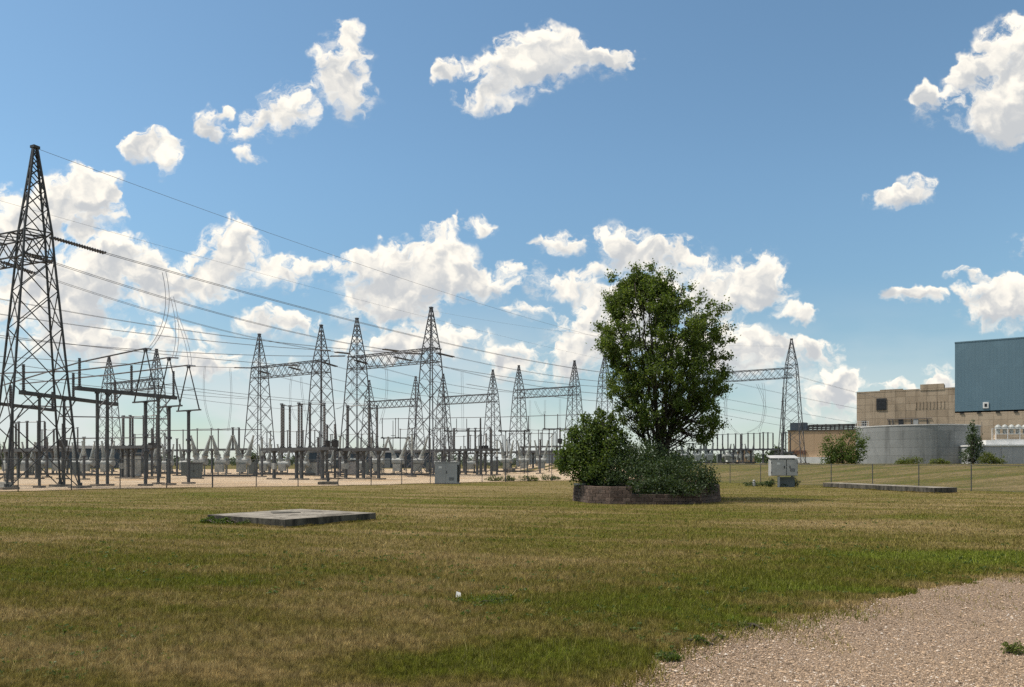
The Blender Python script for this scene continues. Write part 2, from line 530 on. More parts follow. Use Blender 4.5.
def gravel_mat(name, c1, c2, c3, s=88.0, big=.8):
    m, t, b, out = new_mat(name)
    pos = t.n('ShaderNodeNewGeometry').outputs['Position']
    vo = t.n('ShaderNodeTexVoronoi', voronoi_dimensions='2D')
    t.put(vo.inputs['Vector'], pos)
    vo.inputs['Scale'].default_value = s
    cr = t.sep(vo.outputs['Color'])[0]
    col = t.mix(cr, c1, c2)
    col = t.mix(t.ramp(t.noise(pos, big, 4, .6), .4, .7), col, c3)
    t.put(b.inputs['Base Color'], col)
    b.inputs['Roughness'].default_value = .95
    b.inputs['Specular IOR Level'].default_value = .15
    bp = t.n('ShaderNodeBump')
    bp.inputs['Strength'].default_value = .9
    bp.inputs['Distance'].default_value = .02
    t.put(bp.inputs['Height'], t.m('SUBTRACT', 1.0, vo.outputs['Distance']))
    t.put(b.inputs['Normal'], bp.outputs[0])
    return m
M['lawn'] = lawn_mat()
M['blade'] = blade_mat()
M['gravel'] = gravel_mat('pinkish_gravel', (.12, .086, .060), (.41, .30, .215), (.29, .21, .142))
M['yard'] = gravel_mat('pale_yard_gravel', (.36, .275, .185), (.54, .43, .31), (.40, .28, .165), 30.0, .12)
def pebble_mat():
    m, t, b, out = new_mat('loose_pebble')
    r = t.n('ShaderNodeAttribute', attribute_name='rnd').outputs['Fac']
    col = t.mix(t.ramp(r, 0, .75), (.11, .078, .052), (.42, .30, .20))
    col = t.mix(t.ramp(r, .8, 1), col, (.48, .42, .36))
    t.put(b.inputs['Base Color'], col)
    b.inputs['Roughness'].default_value = .9
    return m
M['pebble'] = pebble_mat()
# ------------------------------------------------------------------ ground
def spaced(a, b, n_in, lim, n_out, fac=1.0):
    inner = np.linspace(a, b, n_in)
    k = np.geomspace(1, lim, n_out)
    return np.concatenate([a - (k[::-1] - 1 + .6), inner, b + (k - 1 + .6)])
gx = spaced(-60, 75, 150, 2600, 30)
gy = np.concatenate([[-200, -60, -20], np.linspace(0, 160, 150), 160 + np.geomspace(2, 3800, 34)])
GXX, GYY = np.meshgrid(gx, gy)
GZ = height(GXX, GYY)
nx, ny = len(gx), len(gy)
me = bpy.data.meshes.new('ground')
idx = np.arange(nx * ny).reshape(ny, nx)
quads = np.stack([idx[:-1, :-1], idx[:-1, 1:], idx[1:, 1:], idx[1:, :-1]], -1).reshape(-1, 4)
me.from_pydata(np.stack([GXX, GYY, GZ], -1).reshape(-1, 3).tolist(), [], quads.tolist())
me.polygons.foreach_set('use_smooth', [True] * len(me.polygons))
me.materials.append(M['lawn'])
ground = bpy.data.objects.new('ground', me)
COL.objects.link(ground)
tag(ground, kind='structure')

# line of the yard's edge / the fence in front of it
LEFT_LINE = [(-62.0, 27.0), (-40.0, 36.2), (-28.2, 40.8), (-23.3, 46.4), (-12.0, 51.5), (2.5, 65.8), (10.5, 68.9)]
RIGHT_LINE = [(10.5, 68.9), (12.6, 67.7), (17.8, 59.0), (23.0, 49.0), (26.5, 42.0), (27.6, 39.3), (33.0, 29.0)]
# yard sheet: strips behind the fence line, 2 cm above the ground
fx = np.linspace(-62, 14, 64)
fy = np.interp(fx, [p[0] for p in LEFT_LINE], [p[1] for p in LEFT_LINE])
offs = np.array([.5, 2, 4, 7, 11, 16, 22, 30, 40, 55, 75, 100, 140])
vs, fs = [], []
for j, o in enumerate(offs):
    for i, x in enumerate(fx):
        X = x * (1 + o * .012) - o * .25 if x < 0 else x + (o * -.06)
        Y = fy[i] + o + (.35 * math.sin(i * 1.7) + .25 * math.sin(i * 4.1) if j == 0 else 0)
        vs.append((X, Y, height(X, Y) + .02))
n = len(fx)
for j in range(len(offs) - 1):
    for i in range(n - 1):
        a = j * n + i
        fs.append((a, a + 1, a + n + 1, a + n))
mb = MB(); mb.v, mb.f = vs, fs
yard = tag(mb.build('gravel_yard', M['yard']), kind='structure')

# gravel path, its ragged edge running from the picture's bottom to the right
edge_px = [(560, 741), (580, 701), (602, 686), (626, 674), (650, 663), (674, 651), (696, 640), (722, 631), (748, 626), (776, 621), (806, 614), (836, 608), (866, 603), (896, 597), (925, 591), (960, 584), (1000, 578), (1040, 572), (1090, 565), (1200, 552)]
EDGE = [gp(*p) for p in edge_px]
fine_edge = []
for (a, b) in zip(EDGE[:-1], EDGE[1:]):
    for k in range(10):
        s = k / 10
        x, y = a[0] + (b[0] - a[0]) * s, a[1] + (b[1] - a[1]) * s
        fine_edge.append((x + random.gauss(0, .035), y + random.gauss(0, .035) + .06 * math.sin(x * 5)))
fine_edge.append(EDGE[-1])
PATH_EX = np.array([p[0] for p in fine_edge]); PATH_EY = np.array([p[1] for p in fine_edge])
ordr = np.argsort(PATH_EX); PATH_EX, PATH_EY = PATH_EX[ordr], PATH_EY[ordr]
def on_path(x, y):
    """metres inside the gravel (positive) measured along y"""
    return np.interp(x, PATH_EX, PATH_EY, left=-9) - y
mb = MB()
pv, pf = [], []
for x, y in zip(PATH_EX, PATH_EY):
    pv += [(x, y, .004), (x, y - 1.2, .012), (x, -4, .012)]
for i in range(len(PATH_EX) - 1):
    a = i * 3
    pf += [(a + 1, a + 4, a + 3, a), (a + 2, a + 5, a + 4, a + 1)]
mb.v, mb.f = pv, pf
path = tag(mb.build('gravel_path', M['gravel']), kind='structure')

# ------------------------------------------------------------------ grass blades and loose pebbles
def vnoise(x, y, s, seed):
    g = np.random.default_rng(seed).random((64, 64))
    xi, yi = x * s, y * s
    x0, y0 = np.floor(xi).astype(int), np.floor(yi).astype(int)
    fx_, fy_ = xi - x0, yi - y0
    fx_, fy_ = fx_ * fx_ * (3 - 2 * fx_), fy_ * fy_ * (3 - 2 * fy_)
    G = lambda a, b: g[a % 64, b % 64]
    return (G(x0, y0) * (1 - fx_) + G(x0 + 1, y0) * fx_) * (1 - fy_) + (G(x0, y0 + 1) * (1 - fx_) + G(x0 + 1, y0 + 1) * fx_) * fy_
def blades(x, y, hgt, wid, lean=.55):
    n = len(x)
    th = RNG.uniform(0, 2 * np.pi, n)
    dx, dy = np.cos(th) * wid / 2, np.sin(th) * wid / 2
    z = height(x, y)
    ph = RNG.uniform(0, 2 * np.pi, n)
    ln = np.abs(RNG.normal(0, lean, n)) * hgt
    tx, ty = x + np.cos(ph) * ln, y + np.sin(ph) * ln
    co = np.stack([np.stack([x - dx, y - dy, z], -1), np.stack([x + dx, y + dy, z], -1), np.stack([tx, ty, z + hgt * RNG.uniform(.75, 1.1, n)], -1)], 1)
    return co.reshape(-1, 3)
N = 1250000
py_ = 476 + (700 - 476) * RNG.random(N) ** .85
px_ = RNG.uniform(-420, 1440, N)
Yb = EYE * F_PX / (py_ - HZ)
Xb = (px_ - 512) / F_PX * Yb
Yb = np.concatenate([Yb, RNG.uniform(.3, 5.4, 170000)])           # and the ground at the viewer's feet
Xb = np.concatenate([Xb, RNG.uniform(-10, 10, 170000)])
N = len(Xb)
ins = on_path(Xb, Yb)
patchy = vnoise(Xb, Yb, 1.3, 5)
keep = (ins < -.02) | ((ins < 1.3) & (RNG.random(N) < .42 * np.exp(-np.maximum(ins, 0) / (.02 + .032 * Yb)) * (.15 + (patchy > .5)))) | (RNG.random(N) < .05 * (vnoise(Xb, Yb, 1.1, 9) > .7))
# clear of the planter and the slabs
Xp, Yp = (646 - 512) / F_PX * 32.5, 32.6
keep &= ~(((Xb - Xp) / 3.1) ** 2 + ((Yb - Yp) / 3.8) ** 2 < 1)
yf_b = np.where(Xb < 10.5, np.interp(Xb, [p[0] for p in LEFT_LINE], [p[1] for p in LEFT_LINE]), 1e9)
keep &= (Yb < yf_b + .4)
Xb, Yb = Xb[keep], Yb[keep]
tall = .034 + .044 * vnoise(Xb, Yb, .8, 3) + .028 * vnoise(Xb, Yb, 4.0, 4) ** 2
tall *= np.where(Yb > 12, .85, 1.0)
grass = raw_mesh('grass', blades(Xb, Yb, tall, .0058 + .0011 * Yb * .45), 3, M['blade'], RNG.random(len(Xb)))
tag(grass, kind='stuff')

# weeds in the turf: flat rosettes and thin seed stalks, beyond counting
wx = (RNG.random(1500) * 1.0); wpy = 500 + 187 * RNG.random(1500); wpx = RNG.uniform(-30, 1060, 1500)
wY = EYE * F_PX / (wpy - HZ); wX = (wpx - 512) / F_PX * wY
kk = (on_path(wX, wY) < -.05) & (vnoise(wX, wY, .5, 21) > .45) & ~(((wX - Xp) / 3.1) ** 2 + ((wY - Yp) / 3.8) ** 2 < 1)
wX, wY = wX[kk], wY[kk]
nl = 11
rad_ = RNG.uniform(.02, .075, len(wX))
th_ = RNG.uniform(0, 2 * np.pi, (len(wX), nl))
rr_ = rad_[:, None] * RNG.uniform(.3, 1, (len(wX), nl))
base_ = np.stack([wX[:, None] + np.cos(th_) * rr_, wY[:, None] + np.sin(th_) * rr_, np.full(th_.shape, .03) + .03 * RNG.random(th_.shape)], -1).reshape(-1, 3)
WEED_CENTRES = base_
def pebbles(x, y, r):
    n = len(x)
    base = np.array([(1, 0, 0), (-1, 0, 0), (0, 1, 0), (0, -1, 0), (0, 0, 1), (0, 0, -1)], float)
    tri = np.array([(0, 2, 4), (2, 1, 4), (1, 3, 4), (3, 0, 4), (2, 0, 5), (1, 2, 5), (3, 1, 5), (0, 3, 5)])
    p = base[None] * RNG.uniform(.6, 1.15, (n, 6, 1)) * r[:, None, None] * np.array([1, 1, .6])
    a = RNG.uniform(0, 2 * np.pi, n)
    ca, sa = np.cos(a)[:, None], np.sin(a)[:, None]
    q = np.stack([p[..., 0] * ca - p[..., 1] * sa + x[:, None], p[..., 0] * sa + p[..., 1] * ca + y[:, None], p[..., 2] + .012 + r[:, None] * .25], -1)
    return q[:, tri].reshape(-1, 3)
N = 90000
py_ = RNG.uniform(556, 700, N); px_ = RNG.uniform(600, 1060, N)
Yg = EYE * F_PX / (py_ - HZ); Xg = (px_ - 512) / F_PX * Yg
k = on_path(Xg, Yg) > -.03
Xg, Yg = Xg[k], Yg[k]
rr = np.clip(RNG.lognormal(-5.4, .5, len(Xg)), .0025, .02)
loose = raw_mesh('gravel', pebbles(Xg, Yg, rr), 3, M['pebble'], np.repeat(RNG.random(len(Xg)), 8))
tag(loose, kind='stuff')

# ------------------------------------------------------------------ leaves
def leaf_cloud(cent, size, rnd=None, flat=.0, up=.35):
    """folded leaf blades (two triangles each) at the given centres"""
    n = len(cent)
    d = RNG.normal(size=(n, 3)); d[:, 2] = d[:, 2] * (1 - flat) + up
    d /= np.linalg.norm(d, axis=1)[:, None]
    s = np.cross(d, RNG.normal(size=(n, 3)))
    s /= np.linalg.norm(s, axis=1)[:, None] + 1e-9
    nn = np.cross(d, s)
    size = np.broadcast_to(size, n)[:, None] * RNG.uniform(.65, 1.2, (n, 1))
    a = cent - d * size * .5
    tip = cent + d * size * .5
    l = cent + s * size * .36 + nn * size * .1
    r = cent - s * size * .36 + nn * size * .1
    return np.stack([a, l, tip, a, tip, r], 1).reshape(-1, 3)
def crown_mesh(name, cent, size, mat, parent, **kw):
    n = len(cent)
    rl = RNG.random(n)
    inv = np.array(world_inv(parent))
    co = leaf_cloud(cent, size, **kw)
    co = co @ inv[:3, :3].T + inv[:3, 3]
    return raw_mesh(name, co, 3, mat, np.repeat(rl, 2), parent)

wd = raw_mesh('weeds', leaf_cloud(WEED_CENTRES, .036, up=.2, flat=.5), 3, M['leaf_shrub'], np.repeat(RNG.random(len(WEED_CENTRES)), 2))
tag(wd, kind='stuff')
n_ = 5200
spy = 505 + 182 * RNG.random(n_); spx = RNG.uniform(-30, 1060, n_)
sY = EYE * F_PX / (spy - HZ); sX = (spx - 512) / F_PX * sY
kk = (on_path(sX, sY) < .5) & (vnoise(sX, sY, .7, 33) > .5) & ~(((sX - Xp) / 3.1) ** 2 + ((sY - Yp) / 3.8) ** 2 < 1)
sX, sY = sX[kk], sY[kk]
stalks = raw_mesh('dry_grass', blades(sX, sY, RNG.uniform(.09, .17, len(sX)), .004 + .0007 * sY, .4), 3, M['blade'], RNG.uniform(.85, 1, len(sX)))
tag(stalks, kind='stuff')

def shrub(name, label, cat, lobes, mat, leaf, n, base=None, group=None, stems=5, up=.35, stemmat='bark', ragged=.35):
    """lobes: list of (centre Vector, rx, ry, rz); leaves gather in small sprays"""
    b = base or Vector((sum(l[0].x for l in lobes) / len(lobes), sum(l[0].y for l in lobes) / len(lobes), 0))
    b = Vector((b.x, b.y, base.z if base else height(b.x, b.y)))
    root = empty(name, b, 0, label, cat, group)
    vol = np.array([l[1] * l[2] * l[3] for l in lobes]) ** .75
    vol /= vol.sum()
    cents, tips = [], []
    for l, fr in zip(lobes, vol):
        m = max(6, int(n * fr / 16))
        u = RNG.normal(size=(m, 3)); u /= np.linalg.norm(u, axis=1)[:, None]
        rad = RNG.random(m) ** .42 * (1 + ragged * (RNG.random(m) - .5))
        c = u * rad[:, None] * np.array([l[1], l[2], l[3]]) + np.array(l[0])
        k = 16
        sp = (l[1] * l[2] * l[3]) ** (1 / 3) * .16
        pts = c[:, None, :] + RNG.normal(size=(m, k, 3)) * sp * np.array([1, 1, 1.1])
        cents.append(pts.reshape(-1, 3))
        far = c[np.argsort(-np.linalg.norm(u * rad[:, None], axis=1))]
        tips.append(far[:max(2, int(stems * fr * 2))])
    cents = np.concatenate(cents)
    cents = cents[cents[:, 2] > b.z + .02]
    crown_mesh('foliage', cents, leaf, mat, root, up=up)
    mb = MB()
    for t in np.concatenate(tips):
        t = Vector(t)
        s = b + Vector((random.uniform(-.15, .15), random.uniform(-.15, .15), 0))
        mid = s.lerp(t, .5) + Vector((0, 0, .12 * (t - s).length))
        rr_ = .012 + .012 * (t - s).length
        mb.path([s, s.lerp(mid, .5), mid, mid.lerp(t, .6), t], [rr_, rr_ * .8, rr_ * .6, rr_ * .4, rr_ * .15], 5)
    mb.build('stem', M[stemmat], root, world=True)
    return root

# ------------------------------------------------------------------ chain link fences
def mesh_mat():
    m, t, b, out = new_mat('chain_link_wire')
    uvn = t.n('ShaderNodeUVMap')
    u, v, _ = t.sep(uvn.outputs[0])
    def wire(s):
        x = t.m('FRACT', t.m('DIVIDE', s, .075))
        return t.m('LESS_THAN', x, .12)
    hit = t.m('MAXIMUM', wire(t.m('ADD', u, v)), wire(t.m('ADD', t.m('SUBTRACT', u, v), 50.0)))
    b.inputs['Base Color'].default_value = (.10, .105, .11, 1)
    b.inputs['Roughness'].default_value = .5
    tr = t.n('ShaderNodeBsdfTransparent')
    mx = t.n('ShaderNodeMixShader')
    t.put(mx.inputs[0], hit)
    m.node_tree.links.new(tr.outputs[0], mx.inputs[1])
    m.node_tree.links.new(b.outputs[0], mx.inputs[2])
    m.node_tree.links.new(mx.outputs[0], out.inputs[0])
    return m
M['chain_link'] = mesh_mat()
def resample(line, step):
    pts = [Vector((*p, 0)) for p in line]
    out, rest = [pts[0].copy()], step
    for a, b in zip(pts[:-1], pts[1:]):
        L = (b - a).length
        s = rest
        while s <= L:
            out.append(a.lerp(b, s / L))
            s += step
        rest = s - L
    return out
def fence(line, label, step, H=1.83, every=9):
    pts = resample(line, step)
    p0 = pts[0]
    root = empty('chain_link_fence', (p0.x, p0.y, 0), 0, label, 'fence')
    rail, low = MB(), MB()
    tops = [Vector((p.x, p.y, height(p.x, p.y))) for p in pts]
    for k, p in enumerate(tops):
        big = k % every == 0
        r = .045 if big else .03
        mb = MB().bar(p - Vector((0, 0, .1)), p + Vector((0, 0, H + (.06 if big else .0))), r, 6)
        mb.lathe(p + Vector((0, 0, H + (.06 if big else 0))), p + Vector((0, 0, H + (.14 if big else .06))), [(0, r * 1.15), (.6, r * .9), (1, r * .2)], 6)
        mb.build('post', M['steel_mid'], root, world=True)
    for a, b in zip(tops[:-1], tops[1:]):
        rail.bar(a + Vector((0, 0, H - .02)), b + Vector((0, 0, H - .02)), .021, 5)
        low.bar(a + Vector((0, 0, .06)), b + Vector((0, 0, .06)), .004, 3)
    rail.build('top_rail', M['steel_mid'], root, world=True)
    low.build('tension_wire', M['steel_mid'], root, world=True)
    me = bpy.data.meshes.new('wire_mesh')
    inv = world_inv(root)
    vs, fs, uvs, d = [], [], [], 0.0
    for k, p in enumerate(tops):
        if k: d += (p - tops[k - 1]).length
        vs += [inv @ (p + Vector((0, -.03, .04))), inv @ (p + Vector((0, -.03, H)))]
        uvs += [(d, 0), (d, H - .04)]
    for k in range(len(tops) - 1):
        fs.append((2 * k, 2 * k + 2, 2 * k + 3, 2 * k + 1))
    me.from_pydata(vs, [], fs)
    ul = me.uv_layers.new(name='UVMap')
    for lp in me.loops:
        ul.data[lp.index].uv = uvs[lp.vertex_index]
    me.materials.append(M['chain_link'])
    o = bpy.data.objects.new('wire_mesh', me)
    COL.objects.link(o)
    o.parent = root
    return root
fence(LEFT_LINE[1:], 'grey chain link fence running along the pale gravel edge of the switchyard', 2.7)
fence(RIGHT_LINE[1:], 'grey chain link fence at the foot of the grassy bank below the buildings', 3.2, 1.5, 10)

# ------------------------------------------------------------------ power station buildings
U33 = Vector((math.cos(R(33)), -math.sin(R(33)), 0))
V33 = Vector((math.sin(R(33)), math.cos(R(33)), 0))
ANG = -R(33)
def wall_mat(name, c1, c2, joint_w, joint_h, dark=.55, stain=.6, bump=.3):
    m, t, b, out = new_mat(name)
    tc = t.n('ShaderNodeTexCoord').outputs['Object']
    x, y, z = t.sep(tc)
    s = t.m('ADD', x, y)
    fx_ = t.m('FRACT', t.m('DIVIDE', t.m('ADD', s, 500), joint_w))
    fz_ = t.m('FRACT', t.m('DIVIDE', t.m('ADD', z, 50), joint_h))
    joint = t.m('MAXIMUM', t.m('LESS_THAN', fx_, .09 / joint_w), t.m('LESS_THAN', fz_, .09 / joint_h))
    cell = t.n('ShaderNodeTexWhiteNoise', noise_dimensions='2D')
    t.put(cell.inputs['Vector'], t.comb(t.m('FLOOR', t.m('DIVIDE', t.m('ADD', s, 500), joint_w)), t.m('FLOOR', t.m('DIVIDE', t.m('ADD', z, 50), joint_h))))
    col = t.mix(cell.outputs['Value'], c1, c2)
    st = t.noise(t.v('MULTIPLY', tc, (1, 1, .12)), 1.1, 6, .65)
    col = t.mix(t.ramp(st, .48, .72, 0, stain), col, tuple(v * .42 for v in c1))
    bl = t.noise(tc, .35, 5, .6)
    col = t.mix(t.ramp(bl, .5, .75, 0, .35), col, tuple(min(1, v * 1.35) for v in c2))
    col = t.mix(t.m('MULTIPLY', joint, dark), col, tuple(v * .35 for v in c1))
    t.put(b.inputs['Base Color'], col)
    b.inputs['Roughness'].default_value = .9
    b.inputs['Specular IOR Level'].default_value = .15
    bp = t.n('ShaderNodeBump')
    bp.inputs['Strength'].default_value = bump
    bp.inputs['Distance'].default_value = .06
    t.put(bp.inputs['Height'], t.m('SUBTRACT', t.noise(tc, 3, 5, .7), joint))
    t.put(b.inputs['Normal'], bp.outputs[0])
    return m
M['tan_panel'] = wall_mat('tan_concrete_panel', (.295, .23, .165), (.365, .29, .212), 1.9, 1.45)
M['tan_clean'] = wall_mat('pale_tan_panel', (.36, .28, .20), (.43, .345, .255), 2.4, 1.2, .4, .3)
M['brick_buff'] = wall_mat('buff_brick', (.40, .28, .18), (.46, .33, .215), 3.2, 4.4, .3, .35)
M['blue_metal'] = wall_mat('blue_metal_cladding', (.112, .178, .22), (.117, .183, .225), .6, 7.0, .12, .10, .12)
M['tank_concrete'] = wall_mat('banded_tank_concrete', (.19, .195, .19), (.25, .255, .25), 2.6, 1.35, .3, .55)
M['grey_panel'] = wall_mat('pale_grey_panel', (.30, .305, .31), (.34, .345, .35), 1.5, 9.0, .2, .25)
M['slate_metal'] = wall_mat('slate_blue_cladding', (.06, .075, .095), (.07, .088, .11), 1.0, 6.0, .25, .3)
M['white_trim'] = mottled('white_coping', (.55, .55, .53), (.68, .67, .65), 1.0, .6, streak=.2)
M['roof_dark'] = mottled('dark_roof_edge', (.05, .048, .045), (.09, .085, .08), 1.0, .9)

# tan concrete hall with the blue upper storey beside it
A = Vector((73.6, 158.0, 0))
root = empty('turbine_hall', A, ANG, 'tan concrete hall with dark louvre window and parapet block beside the blue tower', 'building')
zt = 16.5
MB().box((9.0, 11.0, zt / 2 + .3), (18.0, 22.0, zt - .6)).build('wall', M['tan_panel'], root)
for cx_, w_, h_ in ((2.2, 4.4, .26), (6.6, 4.3, .5), (10.3, 3.0, .3), (16.9, 2.2, .3)):
    MB().box((cx_, .22, zt + h_ / 2 - .02), (w_, .5, h_)).build('parapet', M['tan_panel'], root)
MB().box((14.0, 2.0, zt + .55), (4.2, 4.2, 1.2)).build('roof_block', M['tan_panel'], root)
fr = MB().box((4.75, -.05, 13.95), (1.95, .16, 2.45)).build('louvre_window', M['steel_dark'], root)
mb = MB()
for k in range(8):
    mb.box((4.75, -.15, 12.95 + k * .28), (1.65, .06, .2))
mb.build('louvre', M['black'], fr)
mb = MB()
for k in range(9):
    mb.box((11.1 + k * .62, -.06, 13.5), (.2, .07, 1.5))
mb.build('wall_rib', M['tan_panel'], root)
mb = MB()
for k in range(7):
    mb.bar((-.1 + k * .42, -.9, 9.35), (-.1 + k * .42, -.9, 10.4), .04, 4)
for z in (9.4, 9.9, 10.4):
    mb.bar((-.2, -.9, z), (2.5, -.9, z), .045, 4)
mb.box((1.1, -.55, 9.25), (2.8, 1.1, .12))
mb.build('balcony', M['white_trim'], root)
for xx in (8.4, 1.4, 11.1):
    MB().box((xx, -.04, 9.6), (.9, .12, 2.0)).build('door', M['black'] if xx < 9 else M['paint_grey'], root)
mb = MB()
for xx in (6.2, 6.9, 10.3, 13.2):
    mb.bar((xx, -.12, 8.4), (xx, -.12, 10.6), .09, 6)
mb.bar((5.8, -.12, 10.7), (14, -.12, 10.7), .07, 6)
mb.build('wall_pipe', M['steel'], root)

root = empty('boiler_house', A + U33 * 18.0, ANG, 'tall blue metal clad block on a pale tan base with small white vent', 'building')
zb, zt = 11.6, 25.6
MB().box((15, 11.4, zb / 2), (30, 22.8, zb)).build('base_wall', M['tan_clean'], root)
MB().box((15.0, 11.37, (zb + zt) / 2 + .15), (30.0, 22.86, zt - zb - .3)).build('upper_wall', M['blue_metal'], root)
MB().box((15, 11.37, zt + .1), (30.1, 22.96, .22)).box((20, 11, zt + .45), (14, 20, .5)).build('roof_edge', M['blue_metal'], root)
v_ = MB().box((5.2, -.12, zb + 1.35), (.95, .18, 1.2)).build('wall_vent', M['white_trim'], root)
MB().box((5.2, -.22, zb + 1.35), (.42, .06, .62)).build('opening', M['black'], v_)
for xx in (1.2, 4.1, 7.2, 10.1):
    MB().box((xx, -.08, zb - .1), (.7, .14, .2)).build('bracket', M['steel_dark'], root)

# round concrete tank
c = PX(916, 463, 130.0); c.z = height(c.x, c.y)
root = empty('storage_tank', c, 0, 'round grey concrete tank with pale rim in front of the tan hall', 'tank')
r_t, h_t = 9.6, 7.75 - c.z
MB().lathe((0, 0, -.4), (0, 0, h_t), [(0, r_t), (1, r_t)], 72).build('wall', M['tank_concrete'], root, smooth=False)
MB().lathe((0, 0, h_t), (0, 0, h_t + .2), [(0, r_t + .02), (0, r_t + .06), (.8, r_t + .06), (1, r_t + .0), (1, .2)], 72).build('rim', M['paint_white'], root)
mb = MB()
t = R(-25)
for s in (-.22, .22):
    mb.bar((math.cos(t) * (r_t + .25) + s * .6, math.sin(t) * (r_t + .25) + s, .2), (math.cos(t) * (r_t + .25) + s * .6, math.sin(t) * (r_t + .25) + s, h_t + .9), .03, 4)
mb.build('ladder', M['steel'], root)

# buff hall with pipework along its roof, left of the tank
b0 = PX(788, 463, 172.0); b0.z = height(b0.x, b0.y)
root = empty('pump_house', b0, R(-26), 'low buff brick hall with dark pipework along its roof behind the leafy shrubs', 'building')
H_ = 9.0 - b0.z
MB().box((10, 6, H_ / 2), (20, 12, H_)).build('wall', M['brick_buff'], root)
MB().box((10, 6, H_ + .12), (20.3, 12.3, .28)).build('roof_edge', M['roof_dark'], root)
MB().box((2.2, 2.2, H_ + 1.1), (3.6, 3.4, 1.7)).build('roof_housing', M['slate_metal'], root)
mb = MB()
for z in (.55, .95, 1.3):
    mb.bar((4.4, .8, H_ + z), (16.5, .8, H_ + z), .17, 6)
for k in range(14):
    x = 4.4 + k * .92
    mb.box((x, .8, H_ + .8), (.3, .6, random.uniform(.9, 1.5)))
mb.build('roof_pipework', M['steel_dark'], root)
d_ = MB().box((2.4, -.08, 2.6), (3.0, .3, .9)).build('awning', M['rust'], root)
MB().box((1.3, -.06, 1.05), (1.2, .18, 2.1)).build('door', M['black'], root)
MB().box((5.3, -.35, .75), (7.6, .6, 1.5)).build('plinth', M['white_trim'], root)

# pale low building on the far right and the vent rack on its roof
c0 = PX(974, 463, 116.0); c0.z = height(c0.x, c0.y)
root = empty('service_building', c0, R(-8), 'low pale grey service building with white roof edge right of the tank', 'building')
H_ = 4.25 - c0.z
MB().box((8, 4, H_ / 2), (16, 8, H_)).build('wall', M['grey_panel'], root)
MB().box((8, 4, H_ + .1), (16.3, 8.3, .24)).build('roof_edge', M['white_trim'], root)
MB().box((10.2, 5, H_ + .6), (14.4, 4.6, .8)).build('roof_curb', M['white_trim'], root)
mb = MB().box((4.4, -.05, 1.3), (.9, .12, 2.1)).build('door', M['paint_grey'], root)
for xx in (8.2, 11.5):
    MB().box((xx, -.04, 1.55), (1.3, .1, .9)).build('window', M['black'], root)
e0 = c0 + Vector((5.4, 3.4, H_ + 1.0))
root = empty('vent_rack', e0, R(-8), 'white framed rack of rounded roof vents on the pale service building', 'roof vents')
mb = MB()
for z in (.1, 1.0, 1.9):
    for y in (-.6, .6):
        mb.bar((-.1, y, z), (5.3, y, z), .06, 4)
for x in (-.05, 1.7, 3.5, 5.2):
    for y in (-.6, .6):
        mb.bar((x, y, 0), (x, y, 1.95), .06, 4)
mb.build('frame', M['white_trim'], root)
for x in (.55, 1.55, 2.55, 3.55, 4.55):
    MB().lathe((x, 0, 1.0), (x, 0, 2.55), [(0, .28), (.5, .28), (.52, .46), (.75, .46), (.92, .3), (1, .05)], 12).build('vent', M['tank'], root)
MB().box((2.6, 0, .55), (5.0, 1.0, .8)).build('plenum', M['tan_clean'], root)

# little gabled shed on the bank crest
g0 = GX(741, 150.0)
root = empty('gabled_shed', g0, 0, 'tiny pinkish shed with pitched roof behind the switch posts', 'shed')
mb = MB()
wv = [(0, 0, 0), (2.7, 0, 0), (2.7, 0, 1.9), (1.0, 0, 3.0), (0, 0, 2.5)]
mb.add(wv + [(x, 3, z) for x, y, z in wv], [(4, 3, 2, 1, 0), (5, 6, 7, 8, 9), (0, 1, 6, 5), (1, 2, 7, 6), (0, 5, 9, 4)])
mb.build('wall', M['brick_buff'], root)
mb = MB().add([(-.2, -.2, 2.42), (1.0, -.2, 3.06), (1.0, 3.2, 3.06), (-.2, 3.2, 2.42), (2.9, -.2, 1.84), (2.9, 3.2, 1.84)], [(0, 1, 2, 3), (1, 4, 5, 2)])
mb.build('roof', M['roof_dark'], root)

# long sheds far behind the yard
for (pa, pb, ptop, Y, mat, label, stripe) in [(26, 133, 448.5, 235., 'slate_metal', 'long dark slate blue shed far behind the tall tower', False),
                                     (306, 366, 451.5, 220., 'slate_metal', 'slate blue shed with a white band seen through the switch frames', True),
                                     (374, 432, 452.5, 240., 'slate_metal', 'low slate shed behind the pale circuit breaker bushings', False),
                                     (517, 566, 453.5, 225., 'grey_panel', 'pale grey shed in the distance beside the planter shrubs', False)]:
    o0 = PX(pa, 463, Y); o0.z = height(o0.x, o0.y)
    L = (pb - pa) / F_PX * Y
    root = empty('distant_shed', o0, 0, label, 'shed')
    hh = EYE + (HZ - ptop) / F_PX * Y - o0.z
    MB().box((L / 2, 8, hh / 2), (L, 16, hh)).build('wall', M[mat], root)
    MB().add([(-.3, -.3, hh), (L + .3, -.3, hh), (L + .3, 16.3, hh), (-.3, 16.3, hh), (-.3, 8, hh + 1.1), (L + .3, 8, hh + 1.1)], [(0, 1, 5, 4), (3, 4, 5, 2), (0, 4, 3), (1, 2, 5)]).build('roof', M['roof_dark'], root)
    if stripe:
        MB().box((L * .55, -.06, hh * .55), (L * .6, .1, .6)).build('window_band', M['white_trim'], root)
    else:
        for k in range(3):
            MB().box((L * (.2 + .28 * k), -.06, 1.6), (3.0, .1, 3.2)).build('door', M['paint_grey'] if k != 1 else M['steel_dark'], root)
